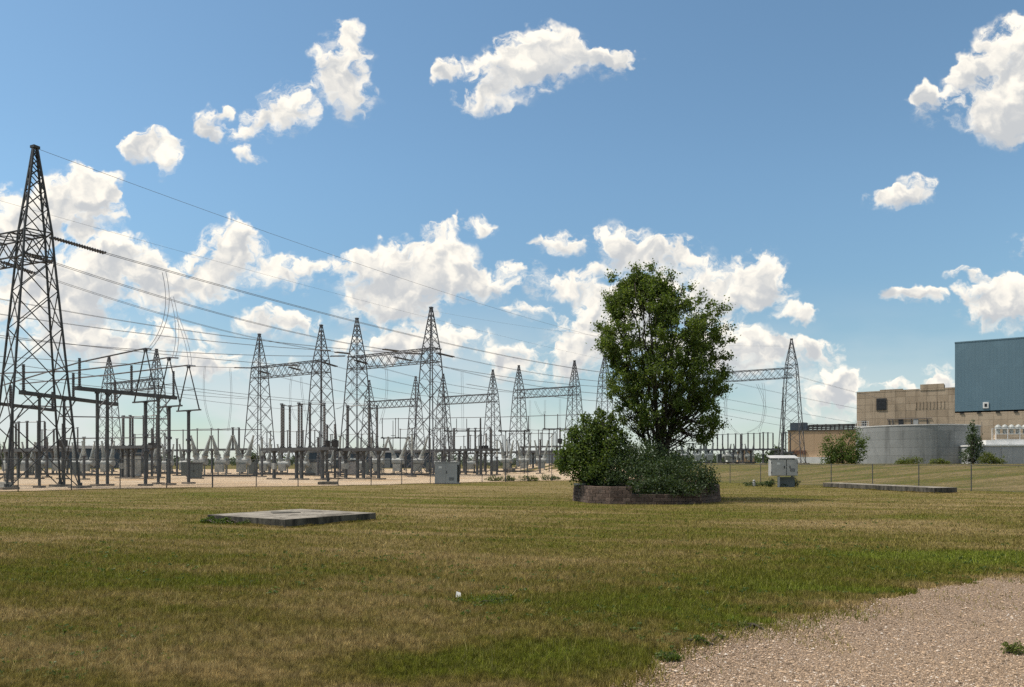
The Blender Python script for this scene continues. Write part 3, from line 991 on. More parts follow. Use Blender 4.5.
for xx, Y in ((77, 250.), (318, 300.), (14, 280.)):
    b_ = PX(xx, 463, Y); b_.z = 0
    root = empty('utility_pole', b_, 0, {77: 'thin far utility pole with crossarm above the slate shed roof', 318: 'thin far utility pole behind the lattice gantries', 14: 'thin far utility pole above the distant trees'}[xx], 'utility pole')
    MB().bar((0, 0, 0), (0, 0, 9.2), .16, 6, .1).build('pole', M['bark'], root)
    MB().bar((-1.3, 0, 8.5), (1.3, 0, 8.5), .08, 4).bar((-1.0, 0, 7.6), (1.0, 0, 7.6), .08, 4).build('crossarm', M['bark'], root)

# far woods closing the horizon: one mass
cs = []
for k in range(900):
    px = random.uniform(-250, 1280)
    Y = random.uniform(400, 470)
    x = (px - 512) / F_PX * Y
    hh = 6.2 + 2.4 * math.sin(px * .021) + 1.6 * math.sin(px * .083 + 1) + random.uniform(-1.2, 1.2)
    m = 44
    u = RNG.normal(size=(m, 3)) * np.array([2.4, 2.0, hh * .24]) + np.array([x, Y, hh * .5])
    cs.append(u)
cs = np.concatenate(cs); cs = cs[cs[:, 2] > 0]
ww = raw_mesh('distant_woods', leaf_cloud(cs, 1.5), 3, M['leaf_far'], np.repeat(RNG.random(len(cs)), 2))
tag(ww, 'low belt of far trees along the horizon', 'woods', kind='stuff')
# ------------------------------------------------------------------ lattice gantries
def UV(u, v):
    p = U33 * u + V33 * v
    return Vector((p.x, p.y, height(p.x, p.y)))
def width_at(prof, z):
    for (z0, w0), (z1, w1) in zip(prof[:-1], prof[1:]):
        if z <= z1:
            return w0 + (w1 - w0) * (z - z0) / (z1 - z0)
    return prof[-1][1]
def lattice_tower(root, x0, prof, leg_r, br_r, mat, k_panel=.8, turn=0.0):
    """tower part at local x0: bracing mesh, with its four legs and footings as sub-parts"""
    zt = prof[-1][0]
    ct, st = math.cos(turn), math.sin(turn)
    def cor(z, i):
        h = width_at(prof, z) / 2
        a, b = h * (1, 1, -1, -1)[i], h * (-1, 1, 1, -1)[i]
        return Vector((x0 + a * ct - b * st, a * st + b * ct, z))
    zs = [0.0]
    while zs[-1] < zt - .5:
        zs.append(min(zt, zs[-1] + max(.55, width_at(prof, zs[-1]) * k_panel)))
    mb = MB()
    for z0, z1 in zip(zs[:-1], zs[1:]):
        for i in range(4):
            j = (i + 1) % 4
            a, b, c, d = cor(z0, i), cor(z0, j), cor(z1, i), cor(z1, j)
            mb.bar(a, d, br_r).bar(b, c, br_r)
    for z in [p[0] for p in prof[1:-1]]:
        for i in range(4):
            mb.bar(cor(z, i), cor(z, (i + 1) % 4), br_r * 1.3)
    tw = mb.build('tower', mat, root)
    MB().box((x0, 0, zt + .05), (prof[-1][1] + .2, prof[-1][1] + .2, .16)).build('peak_cap', mat, tw)
    ft = MB()
    for i in range(4):
        lg = MB()
        zz = [p[0] for p in prof]
        for za, zb_ in zip(zz[:-1], zz[1:]):
            lg.bar(cor(za, i), cor(zb_, i), leg_r)
        p = cor(0, i)
        lg.bar(p - Vector((0, 0, .02)), p + Vector((0, 0, .35)), leg_r * 1.9)
        lg.build('leg', mat, tw)
        MB().box((p.x, p.y, -.02), (.95, .95, .36)).build('footing', M['footing'], tw)
    return tw
def truss(root, xa, xb, z0, z1, wd, ch_r, br_r, mat):
    mb = MB()
    L = xb - xa
    n = max(4, round(L / ((z1 - z0) * .85)))
    xs = [xa + L * k / n for k in range(n + 1)]
    for y in (-wd / 2, wd / 2):
        for z in (z0, z1):
            mb.bar((xa, y, z), (xb, y, z), ch_r)
        for k in range(n):
            mb.bar((xs[k], y, z0), (xs[k + 1], y, z1), br_r).bar((xs[k], y, z1), (xs[k + 1], y, z0), br_r)
    for k in range(n + 1):
        mb.bar((xs[k], -wd / 2, z0), (xs[k], wd / 2, z0), br_r).bar((xs[k], -wd / 2, z1), (xs[k], wd / 2, z1), br_r)
        if k < n:
            mb.bar((xs[k], -wd / 2, z1), (xs[k + 1], wd / 2, z1), br_r).bar((xs[k], wd / 2, z0), (xs[k + 1], -wd / 2, z0), br_r)
    return mb.build('truss_beam', mat, root)
def gantry(us, v, label, prof, zb0, zb1, bw, leg_r, br_r, mat, over=0.0, ang=ANG, base=None, k_panel=.8, turn=0.0):
    base = base or UV(us[0], v)
    root = empty('lattice_gantry', base, ang, label, 'steel gantry', 'lattice steel gantries of the switchyard')
    for u in us:
        lattice_tower(root, u - us[0], prof, leg_r, br_r, mat, k_panel, turn)
    truss(root, -over, us[-1] - us[0] + over, zb0, zb1, bw, leg_r * .8, br_r, mat)
    return root
FAR = lambda H: [(0, 3.45), (13.75, 1.75), (15.3, 1.5), (H, .18)]
NEAR = [(0, 3.95), (14.6, 1.7), (16.2, 1.5), (21.6, .2)]
gantry((-63.5, -51.0), 22.9, 'tallest dark lattice gantry whose tower stands just behind the fence, beam running out of view', NEAR, 14.6, 16.2, 1.5, .07, .038, M['steel_dark'], ang=-R(24), base=UV(-51.0, 22.9) + Vector((.02, 0, 0)) - Vector((math.cos(R(24)), -math.sin(R(24)), 0)) * 12.5, k_panel=1.0, turn=-R(19))
gantry((-88.1, -75.4), 69.2, 'lattice gantry of two pointed towers between the switch posts and the pale breaker', FAR(20), 13.75, 15.3, 1.5, .068, .032, M['steel'], .8)
gantry((-68.8, -56.5), 69.2, 'lattice gantry rising highest over the small grey enclosure by the fence', FAR(20.2), 13.75, 15.3, 1.5, .07, .034, M['steel'], 1.0)
gantry((-128.0, -113.8), 69.3, 'lattice gantry seen behind the A-shaped pipe supports', FAR(20), 13.75, 15.3, 1.5, .075, .036, M['steel'])
gantry((-116.8, -103.3), 121.3, 'small distant lattice gantry seen between the legs of the highest one', FAR(20), 13.75, 15.3, 1.5, .075, .038, M['steel'])
gantry((-95.6, -83.1), 121.0, 'distant lattice gantry whose beam runs out from behind the highest gantry', FAR(20), 13.75, 15.3, 1.5, .075, .038, M['steel'])
gantry((-77.0, -64.8), 121.0, 'distant lattice gantry standing above the planter shrubs, its pair of towers clear of the tree', FAR(20), 13.75, 15.3, 1.5, .075, .038, M['steel'])
gantry((-57.8, -45.5, -26.0), 119.2, 'lattice gantry passing behind the tree, its end tower beside the buff hall', FAR(19.2), 13.3, 14.8, 1.5, .07, .034, M['steel'])

# ------------------------------------------------------------------ overhead lines
def sagged(a, b, sag, n=22):
    return [a.lerp(b, k / n) - Vector((0, 0, 4 * sag * (k / n) * (1 - k / n))) for k in range(n + 1)]
def string_insulator(a, b, parent, r=.095):
    n = max(8, int((b - a).length / .17))
    prof = [(0, .03)]
    for k in range(n):
        t = (k + .5) / n
        prof += [(t - .22 / n, .045), (t - .2 / n, r), (t + .05 / n, r * .9), (t + .22 / n, .045)]
    prof += [(1, .03)]
    s = MB().lathe(a, b, prof, 8).build('insulator_string', M['insulator'], parent, world=True)
    return s
def line(a, b, sag, label, twin=.32, r=.017, ins_a=0.0, ins_b=0.0, group='overhead conductors of the switchyard', n=22):
    """twin conductor from a to b, each end held by a string of disc insulators"""
    root = empty('overhead_line', a, 0, label, 'power line', group)
    pts = sagged(a, b, sag, 44)
    L = (b - a).length
    i0 = max(0, int(round(ins_a / L * 44 + .0)))
    side = (b - a).cross(Vector((0, 0, 1))).normalized() * (twin / 2)
    d0 = (pts[1] - pts[0]).normalized()
    d1 = (pts[-2] - pts[-1]).normalized()
    pa, pb = a + d0 * ins_a, b + d1 * ins_b
    mid = [p for p in pts[1:-1] if (p - a).length > ins_a + .1 and (p - b).length > ins_b + .1]
    for s in ((-1, 1) if twin else (0,)):
        MB().path([pa + side * s] + [p + side * s for p in mid] + [pb + side * s], r, 5).build('conductor', M['conductor'], root, world=True)
        if ins_a: string_insulator(a + side * s * .9, pa + side * s, root)
        if ins_b: string_insulator(b + side * s * .9, pb + side * s, root)
    return root
T0a = UV(-51, 22.9)
line(PX(-70, 352, 78), PX(330, 402, 140), .5, 'twin conductor low behind the tallest tower, passing under the pale breaker gantry beam', twin=.3)
line(PX(-70, 367, 84), PX(250, 399, 130), .4, 'twin conductor lowest behind the tallest tower, passing behind the A-shaped supports', twin=.3)
line(PX(-60, 331, 70), PX(345, 356, 94.5), .7, 'twin conductor in the middle of the bundle behind the tallest tower', twin=.3, ins_b=2)
line(PX(120, 388, 124), PX(330, 412, 170), .6, 'faint twin conductor beyond the A-shaped supports', twin=.3)
line(PX(440, 366, 90), PX(660, 395, 124), 1.1, 'twin conductor leaving the outer tower of the highest gantry below its insulator', twin=.3)
line(PX(466, 384, 100), PX(690, 404, 122), .8, 'lowest twin conductor crossing above the planter shrub', twin=.3)
line(PX(50, 237, 48.6), PX(646, 377, 128), 1.5, 'twin conductor starting from the long dark insulator at the right of the tallest tower', ins_a=3.6, r=.021)
line(PX(22, 252, 49.8), PX(398, 351, 89.5), .9, 'twin conductor just below the topmost pair, ending at the highest gantry beam', r=.02, ins_a=2.2, ins_b=3)
line(PX(2, 262, 52.5), PX(349, 353.5, 94), 1.0, 'twin conductor ending at the inner tower of the highest gantry', ins_a=2.4, ins_b=3)
line(PX(-80, 283, 60), PX(424, 354, 89), 1.0, 'twin conductor passing behind the tallest tower to the highest gantry tower', ins_b=2.6)
line(PX(-90, 300, 62), PX(330, 350.5, 98), .6, 'twin conductor crossing low behind the tallest tower to the pale breaker gantry', twin=.3, ins_b=2)
line(PX(-100, 322, 70), PX(300, 366, 101), .4, 'twin conductor ending at the middle of the pale breaker gantry beam', twin=.3, ins_b=2.4)
line(PX(-60, 352, 80), PX(257, 368, 106.5), .3, 'twin conductor level with the A-shaped supports, held by the first pointed tower', twin=.3, ins_b=3.4)
line(PX(437, 353, 89), PX(655, 384, 126), .9, 'twin conductor leaving the highest gantry by a dark insulator toward the tree', ins_a=2.8, twin=.3)
line(PX(394, 357, 91), PX(642, 388, 128), .9, 'twin conductor leaving the middle of the highest gantry beam', ins_a=2.8, twin=.3)
line(PX(355, 360, 94), PX(519, 392.5, 142), .9, 'twin conductor leaving the inner tower of the highest gantry', ins_a=2.6, twin=.3)
line(PX(322, 362, 99), PX(490, 396, 147), .9, 'twin conductor leaving the outer end of the pale breaker gantry by a dark insulator', ins_a=3.2, twin=.3)
line(PX(289, 367, 102), PX(452, 398, 152), .8, 'twin conductor leaving the middle of the pale breaker gantry beam', ins_a=2.6, twin=.3)
line(PX(259, 371, 106), PX(418, 402, 158), .8, 'twin conductor leaving the first pointed tower of the pale breaker gantry', ins_a=2.6, twin=.3)
line(PX(150, 385, 121), PX(372, 404, 166), .8, 'twin conductor leaving the gantry behind the A-shaped supports', ins_a=2.6, twin=.3)
line(PX(797, 376, 112), PX(940, 410, 190), .5, 'conductor leaving the top of the end tower beam toward the tan hall', twin=.3, r=.014)
line(PX(735, 383, 117), PX(940, 421, 200), .6, 'second conductor down from the tree gantry to the tan hall', twin=.3, r=.014)
line(PX(690, 392, 121), PX(930, 435, 210), .3, 'third conductor down from the tree gantry, passing behind its end tower', twin=.3, r=.014)
line(PX(684, 400, 122), PX(900, 438, 205), .3, 'fourth conductor down from the tree gantry, low behind its end tower', twin=.25, r=.014)
line(PX(682, 407, 123), PX(890, 443, 205), .3, 'lowest conductor down from the tree gantry toward the buff hall roof', twin=.25, r=.014)
line(PX(35.5, 148, 46.9), PX(650, 349, 130), 1.2, 'single thin shield wire from the peak of the tallest tower across open sky', twin=0, r=.014)
line(PX(-48, 187, 53.8), PX(606, 360, 132), .6, 'single faint shield wire below the topmost one, crossing the clouds', twin=0, r=.010)
line(PX(433, 311, 89), PX(791, 346, 113), 1.2, 'single faint shield wire from the highest gantry peak to the end tower peak', twin=0, r=.008)

def drop(a, b, label, sag=(0, 0, 0), twin=.3, r=.019, group='jumper drops from the overhead lines'):
    root = empty('jumper_drop', b, 0, label, 'jumper cable', group)
    for s in ((-.5, .5) if twin else (0,)):
        o = U33 * (s * twin)
        pts = [a.lerp(b, k / 12) + Vector(sag) * (4 * (k / 12) * (1 - k / 12)) + o for k in range(13)]
        MB().path(pts, r, 5).build('cable', M['conductor'], root, world=True)
drop(PX(164, 272, 55), PX(148, 350.5, 51.5), 'curving pair of cables down to the first A-shaped support', (.7, 0, -.35), .45)
drop(PX(172, 297, 60), PX(173.5, 358.5, 53.5), 'pair of cables down to the second A-shaped support', (.35, 0, -.3), .4)
drop(PX(177, 316, 66), PX(190, 366, 55), 'pair of cables down to the third A-shaped support', (.3, 0, -.4), .4)
for (xa, ya, xb, yb, Y, sg, lb) in [
    (205, 366, 213, 430, 106, (-.6, 0, -.4), 'pair of cables falling to the pale breaker, beside the third A-shaped support'),
    (230, 368, 228, 431, 104, (.3, 0, 0), 'pair of cables falling straight to the middle pale breaker bushing'),
    (291.5, 377, 297, 421, 101, (-.5, 0, -.6), 'short curved cables below the pale breaker gantry beam'),
    (301, 377, 309, 424, 100, (-.2, 0, -.3), 'straight cables below the pale breaker gantry beam'),
    (352, 363, 336, 409, 95, (.8, 0, -1.2), 'swinging cables between the two pointed gantries'),
    (385, 362, 380, 424, 92, (.5, 0, 0), 'cables falling below the highest gantry beam'),
    (462, 372, 463, 432, 100, (0, 0, 0), 'thin straight cable beside the highest gantry outer tower'),
    (530, 400, 530, 432, 142, (0, 0, 0), 'straight cable under the distant gantry beam, next to its first tower'),
    (535, 401, 545, 411, 142, (.2, 0, -1.5), 'hanging loop of cable under the distant gantry beam'),
    (545, 400, 545, 430, 141, (0, 0, 0), 'straight cable under the middle of the distant gantry beam'),
    (560, 399, 560, 432, 139, (0, 0, 0), 'straight cable under the distant gantry beam, near the shrub top'),
    (723, 388, 723, 434, 118, (.5, 0, 0), 'cable falling just clear of the tree crown'),
    (732, 386, 739, 434, 118, (-1.6, 0, -.6), 'first bowed cable beneath the tree gantry beam'),
    (757, 384, 748, 432, 116, (1.9, 0, -1.2), 'second bowed cable beneath the tree gantry beam, reaching the posts'),
    (763, 383, 759, 432, 115.5, (.5, 0, 0), 'straight cable beneath the tree gantry beam, close to its end tower')]:
    drop(PX(xa, ya, Y), PX(xb, yb, Y - 2), lb, sg)

# ------------------------------------------------------------------ pipe bus and its supports in front
def post_insulator(p, h, parent, r=.11, mat='insulator', name='insulator', base=.14, n=None, seg=8):
    n = n or max(5, int(h / .16))
    prof = [(0, base), (.03, base), (.03, r * .6)]
    for k in range(n):
        t = .04 + .92 * (k + .5) / n
        prof += [(t - .2 / n, r * .8), (t + .1 / n, r), (t + .3 / n, r * .8)]
    prof += [(.97, r * .6), (.97, r * .9), (1, r * .9)]
    return MB().lathe(p, Vector(p) + Vector((0, 0, h)), prof, seg).build(name, M[mat], parent)
def column(parent, x, y, h, w=.24, name='column', mat='steel_mid', foot=True):
    MB().box((x, y, h / 2), (w, w, h)).box((x, y, .04), (w * 2, w * 2, .08)).box((x, y, h - .05), (w * 1.6, w * 1.6, .1)).build(name, M[mat], parent)
    if foot:
        MB().box((x, y, -.06), (w * 4.2, w * 4.2, .42)).build('footing', M['footing'], parent)
def a_frame(px, py_foot, px_top, apex_py, bar_py, half, label):
    Y = EYE * F_PX / (py_foot - HZ)
    p = PX(px, py_foot, Y); p.z = 0
    root = empty('a_frame_support', p, ANG, label, 'bus support', 'A-shaped pipe supports')
    zb = EYE + (HZ - bar_py) / F_PX * Y
    za = EYE + (HZ - apex_py) / F_PX * Y
    column(root, 0, 0, zb, .17)
    for zc in (2.5, zb * .6):
        MB().box((0, 0, zc), (.28, .28, .18)).build('clamp', M['steel'], root)
    MB().box((0, 0, zb), (half * 2 + .3, .14, .1)).build('crossbar', M['steel_mid'], root)
    for s in (-1, 1):
        MB().bar((s * half, 0, zb), (.06 * s, 0, za), .055, 6, .04).build('strut', M['steel_mid'], root)
    MB().bar((-half * .53, 0, zb + (za - zb) * .47), (half * .53, 0, zb + (za - zb) * .47), .03, 4).build('tie', M['steel_mid'], root)
    MB().box((0, 0, za), (.22, .18, .22)).build('cap', M['steel'], root)
    return p + Vector((0, 0, za))
T1_ = a_frame(145.5, 486, 147, 350, 401.5, 1.4, 'first A-shaped pipe support on a slim column, tallest of the three')
T2_ = a_frame(169, 485.2, 173, 359, 406.5, 1.4, 'middle A-shaped pipe support on a slim column')
T3_ = a_frame(188.6, 484, 190, 366.7, 410.5, 1.35, 'last A-shaped pipe support, standing beside the green grey cabinet')

def bus_support(root, cols, zbar, xs, post_h, bar_w=.2, post_r=.1, mat='steel_mid', pmat='insulator', braces=True):
    L0, L1 = min(xs) - .25, max(xs) + .25
    MB().box(((L0 + L1) / 2, 0, zbar), (L1 - L0, bar_w, bar_w)).build('crossbeam', M[mat], root)
    for x in cols:
        column(root, x, 0, zbar - bar_w / 2, .15 if bar_w > .25 else .12, mat=mat)
    if braces and bar_w > .15:
        for x in cols:
            MB().bar((x, 0, zbar - 1.3), (x + 1.1, 0, zbar - .1), .045).build('brace', M[mat], root)
    for x in xs:
        post_insulator((x, 0, zbar + bar_w / 2), post_h, root, post_r, pmat)
def line_support(pa, pb, label, zbar=None, cols=(), posts=(), post_h=1.6, **kw):
    """crossbeam between world points pa and pb; cols and posts as fractions of its length"""
    d = pb - pa
    L = Vector((d.x, d.y, 0)).length
    root = empty('bus_support', (pa.x, pa.y, height(pa.x, pa.y)), math.atan2(d.y, d.x), label, 'bus support', 'crossbeam supports of the pipe bus')
    zb = zbar or (pa.z + pb.z) / 2 - height(pa.x, pa.y)
    bus_support(root, [c * L for c in cols], zb, [q * L for q in posts], post_h, **kw)
    return root
line_support(PX(79.5, 391, 49.5), PX(173.5, 395.5, 56.5), 'long crossbeam on twin columns carrying three post insulators, in front of the A-shaped supports', cols=(.17, .27, .82), posts=(0, .52, 1), post_h=1.9, bar_w=.26)
line_support(PX(23.5, 396, 46.0), PX(115, 401.5, 55), 'crossbeam on a thick column behind the tallest tower legs', cols=(.15, .40), posts=(0, .5, 1), post_h=1.65, bar_w=.24)
line_support(PX(-40, 404, 44), PX(52.5, 406, 53), 'lower crossbeam ending behind the tallest tower, with a short post', cols=(.1, .52), posts=(0, .5, 1), post_h=1.2, bar_w=.2)
line_support(PX(500, 431, 100), PX(528.5, 431, 100), 'slim raised crossbeam with two posts behind the chain link fence, beside the distant tower', cols=(.2, .85), posts=(0, 1), post_h=1.9, bar_w=.16, post_r=.07)
line_support(PX(544.5, 429.5, 98), PX(572, 428.5, 98), 'slim raised crossbeam with two posts reaching behind the shrub', cols=(.17, .9), posts=(0, .48, 1), post_h=1.9, bar_w=.16, post_r=.07)
line_support(PX(381, 438, 110), PX(409, 438, 110), 'slim raised crossbeam with three tall posts behind the breaker', cols=(.1, .9), posts=(.05, .52, .62, 1), post_h=2.9, bar_w=.16, post_r=.06)
line_support(PX(445, 431, 112), PX(480, 431, 112), 'slim raised crossbeam with tall posts above the small grey enclosure', cols=(.15, .85), posts=(0, .33, .62, 1), post_h=1.8, bar_w=.16, post_r=.06)

def bus_pipe(pts, label, r=.055):
    o = MB().path(pts, r, 8).build('bus_pipe', M['pipe'])
    return tag(o, label, 'bus pipe', 'aluminium bus pipes')
bus_pipe([PX(-20, 392, 58), PX(80.5, 362, 51.5), T1_ + Vector((0, 0, .12)), PX(151, 349, 51.2)], 'topmost bus pipe, resting on the tallest A-shaped support')
bus_pipe([PX(-20, 374, 60), PX(71.5, 371, 55), PX(128, 364.5, 54), T2_ + Vector((0, 0, .12)), PX(178, 358, 52.8)], 'middle bus pipe, resting on the second A-shaped support')
bus_pipe([PX(20, 384, 66), PX(115, 374, 57.5), T3_ + Vector((0, 0, .12)), PX(195, 366, 54.6)], 'lowest bus pipe, resting on the last A-shaped support')
bus_pipe([PX(-10, 404.5, 60), PX(70, 407, 62)], 'short level bus pipe behind the legs of the tallest tower')
bus_pipe([PX(62, 438.5, 66), PX(160, 437.5, 72)], 'thin level pipe low behind the twin columns', .05)
bus_pipe([PX(160, 430.5, 109), PX(262, 429.5, 109)], 'level pipe along the tops of the distant posts above the pale breaker', .06)
bus_pipe([PX(380, 419, 110), PX(500, 417, 110), PX(600, 414, 110)], 'long thin high pipe crossing behind the highest gantry', .045)
bus_pipe([PX(60, 416.5, 70), PX(100, 417, 74), PX(170, 419, 75)], 'pipe along the tops of the posts behind the twin columns', .06)

# ------------------------------------------------------------------ disconnect switches
def disconnect(px, Y, L, posts, zbeam, post_h, legs, label, mat='steel_mid', r=.12, blade=True, rz=ANG, pmat='insulator'):
    p = GX(px, Y)
    root = empty('disconnect_switch', p, rz, label, 'disconnect switch', 'disconnect switches on raised beams')
    zb = zbeam - p.z
    mb = MB()
    for y in (-.45, .45):
        mb.box((0, y, zb - .14), (L, .14, .28))
    k = int(L / 1.3)
    for i in range(k + 1):
        mb.box((-L / 2 + .07 + (L - .14) * i / k, 0, zb - .14), (.12, .78, .2))
    mb.build('beam', M[mat], root)
    for x in legs:
        column(root, x, 0, zb - .28, .24, 'leg', mat)
        MB().bar((x, 0, zb - 1.2), (x + .8, 0, zb - .3), .04).bar((x, 0, zb - 1.2), (x - .8, 0, zb - .3), .04).build('brace', M[mat], root)
    tops = []
    for (x, y) in posts:
        hh = post_h * random.uniform(.97, 1.03)
        post_insulator((x, y, zb), hh, root, r, pmat, base=r * 1.5)
        tops.append(Vector((x, y, zb + hh)))
    if blade:
        for a, b in zip(tops[:-1], tops[1:]):
            if .5 < (a - b).length < 3.6:
                MB().bar(a + Vector((0, 0, .05)), b + Vector((0, 0, .05)), .04, 6).box(tuple(a + Vector((0, 0, .1))), (.3, .16, .14)).build('blade', M['pipe'], root)
    MB().box((legs[0] + .25, -.2, 1.3), (.4, .3, .6)).build('drive_box', M['tank'], root)
    return root
def six(L, groups):
    return [(x, y) for x in groups for y in (-.4, .4)]
disconnect(298, 70, 9.4, [(-2.4, .3), (-1.95, -.3), (-1.5, .3), (.15, .3), (.45, -.3), (1.3, .3), (3.2, .3), (3.9, -.3)], 3.05, 4.0, (-3.4, -.2, .5, 3.3), 'broad disconnect switch with thick dark posts before the pale breaker gantry')
disconnect(362, 72, 6.2, [(-2.2, .3), (-1.7, -.3), (.7, .3), (1.2, -.3), (1.7, .3)], 3.05, 4.1, (-2.2, -.6, .2, 2.2), 'disconnect switch with thick dark posts under the inner tower of the highest gantry')
disconnect(462, 95, 11.0, [(-1.6, .3), (-1.0, -.3), (.7, .3), (1.3, -.3), (1.9, .3), (4.2, .3), (4.8, -.3)], 3.4, 2.5, (-3.2, -.4, .6, 2.4, 4.6), 'disconnect switch above the small grey enclosure, its posts half as tall')
disconnect(133, 75, 8.4, [(-2.4, .3), (-1.2, -.3), (-.6, .3), (0, -.3), (1.4, .3), (2.8, -.3), (3.7, .3)], 3.35, 2.9, (-2.0, -.9, 0, 2.4), 'disconnect switch behind the columns of the A-shaped supports')
disconnect(212, 110, 17.5, [(-7.2, 0), (-6.1, .3), (-5.2, -.3), (-3.6, 0), (-.6, .3), (1.5, 0), (4.6, .3), (5.2, -.3), (5.8, .3), (6.4, 0)], 3.7, 2.9, (-7, -3.4, 0, 3.4, 7), 'long disconnect switch seen over the pale breaker', r=.09)
disconnect(24, 74, 9.5, [(-2.4, .3), (-.4, -.3), (0, .3), (1.3, -.3), (2.2, .3), (4.2, 0)], 3.0, 2.6, (-3.6, -1.2, .6, 2.6), 'disconnect switch seen through the legs of the tallest tower')
disconnect(533, 112, 10.5, [(-4.4, .3), (-1.6, 0), (-.6, .3), (1.6, -.3), (2.6, .3), (4.0, 0)], 3.4, 2.6, (-4, 0, 4), 'disconnect switch beside the planter shrubs, seen through the fence', r=.08)
disconnect(424, 118, 12, [(-5, 0), (-3.4, .3), (-2.2, -.3), (1, 0), (2.4, .3), (3.6, -.3), (5, 0)], 3.6, 3.4, (-5, -1, 2, 5), 'distant disconnect switch between the towers of the highest gantry', r=.08)
disconnect(718, 126, 9.4, [(-2.6, .3), (-1.9, -.3), (-1.0, .3), (0, -.3), (.7, .3), (1.7, 0), (2.9, .3), (3.9, -.3)], 4.0, 2.4, (-3.6, -1.6, .5, 2.6, 4.2), 'disconnect switch on the bank crest close to the tree', r=.13, mat='steel')
disconnect(757, 124, 7.4, [(-2.6, .3), (-1.4, -.3), (-.6, .3), (.4, .3), (1.1, -.3), (1.7, .3), (2.6, 0)], 4.0, 2.5, (-3.0, -1.0, 1.0, 3.0), 'disconnect switch on the bank crest close to the end tower', r=.13, mat='steel')
disconnect(786, 118, 2.4, [(-.7, .2), (0, -.2), (.6, .2)], 3.4, 3.0, (-.8, .8), 'narrow disconnect switch at the foot of the end tower', r=.12)

for (px, Y, L, ph, lb) in [(60, 104, 12, 2.8, 'further disconnect switch behind the tallest tower and the first box topped transformer'), (150, 132, 12, 3.2, 'far disconnect switch beyond the A-shaped support columns'),
                           (292, 116, 14, 3.0, 'further disconnect switch behind the thick dark posts'), (352, 128, 13, 3.0, 'far disconnect switch behind the inner tower of the highest gantry'),
                           (474, 134, 14, 3.0, 'far disconnect switch behind the half tall one, close to the distant towers'), (548, 140, 12, 3.0, 'far disconnect switch half hidden by the planter shrubs')]:
    xs = np.linspace(-L / 2 + .6, L / 2 - .6, 8)
    disconnect(px, Y, L, [(float(x) + random.uniform(-.4, .4), .3 * (-1) ** i) for i, x in enumerate(xs)], 3.5 + height(GX(px, Y).x, Y), ph, (-L / 2 + .4, -L / 6, L / 6, L / 2 - .4), lb, r=.09)
# ------------------------------------------------------------------ circuit breakers
def cone_bushing(a, b, parent, r0=.24, r1=.085, n=14, mat='porcelain'):
    prof = [(0, r0 * 1.1), (.04, r0 * 1.1)]
    for k in range(n):
        t = .05 + .88 * k / n
        rr = r0 + (r1 - r0) * t
        prof += [(t, rr * .8), (t + .3 / n, rr * 1.08), (t + .5 / n, rr * .8)]
    prof += [(.94, r1 * .9), (.95, r1 * 1.5), (.985, r1 * 1.5), (1, .03)]
    MB().lathe(a, b, prof, 9).build('bushing', M[mat], parent)
def breaker(loc, rz, label, s=1.0, spread=1.0, phases=3, pitch=2.45, r0=.27):
    root = empty('circuit_breaker', loc, rz, label, 'circuit breaker', 'dead tank circuit breakers')
    Lf = pitch * phases
    mb = MB()
    for y in (-.7, .7):
        mb.box((0, y, .24), (Lf, .18, .22))
    for k in range(phases + 1):
        mb.box((-Lf / 2 + .1 + (Lf - .2) * k / phases, 0, .24), (.18, 1.3, .18))
    mb.build('skid', M['steel_mid'], root)
    for k in range(phases):
        x = (k - (phases - 1) / 2) * pitch
        zt = 1.75 * s
        tk = MB().lathe((x - .72, 0, zt), (x + .72, 0, zt), [(0, .1), (0, .36), (.06, .4), (.94, .4), (1, .36), (1, .1)], 14)
        tk.bar((x - .45, 0, .3), (x - .45, 0, zt - .2), .08).bar((x + .45, 0, .3), (x + .45, 0, zt - .2), .08)
        tk = tk.build('tank', M['tank'], root)
        for sgn in (-1, 1):
            a = Vector((x + sgn * .42, 0, zt + .3))
            b = Vector((x + sgn * (.42 + .72 * spread), 0, zt + .3 + 2.55 * s))
            MB().lathe(a - (b - a) * .1, a + (b - a) * .12, [(0, .3), (1, .3)], 12).build('turret', M['tank'], tk)
            cone_bushing(a + (b - a) * .12, b, tk, r0)
        MB().box((x, -.52, 1.05), (.9, .45, .85), 0).build('mechanism_box', M['tank'] if k % 2 else M['porcelain'], root)
    MB().box((-Lf / 2 - .35, -.15, .95), (.75, .7, 1.5)).build('control_cabinet', M['cabinet_green'], root)
    return root
breaker(GX(222, 80), ANG * .2, 'pale circuit breaker with six cone bushings behind the dark green cabinet', r0=.34)
breaker(GX(398, 90), ANG * .2, 'pale circuit breaker with spread bushings behind the fence, below the highest gantry', 1.05, 1.15)
breaker(GX(524, 104), ANG * .2, 'circuit breaker half hidden by the fence, next to the planter shrubs', 1.0, .75, r0=.26)
breaker(GX(284, 92), ANG * .2, 'pale circuit breaker beneath the beam of the broad disconnect switch', .85, .6)
breaker(GX(108, 86), ANG * .2, 'circuit breaker behind the twin columns of the long crossbeam', .9, .5)
breaker(GX(10, 90), ANG * .2, 'circuit breaker far behind the foot of the tallest tower', .9, .6)
breaker(GX(697, 124), 0, 'pale circuit breaker on the bank crest, half hidden by the tree', .75, .5, pitch=2.0)
breaker(GX(738, 130), 0, 'pale circuit breaker on the bank crest below the posts', .75, .5, pitch=2.0)

breaker(GX(168, 100), ANG * .2, 'pale circuit breaker behind the middle A-shaped support column', .9, .55)
breaker(GX(345, 108), ANG * .2, 'pale circuit breaker in front of the shed with the white band', .85, .6)
breaker(GX(455, 112), ANG * .2, 'pale circuit breaker behind the small grey enclosure', .9, .7)
breaker(GX(60, 92), ANG * .2, 'circuit breaker between the tallest tower and the twin columns', .9, .55)
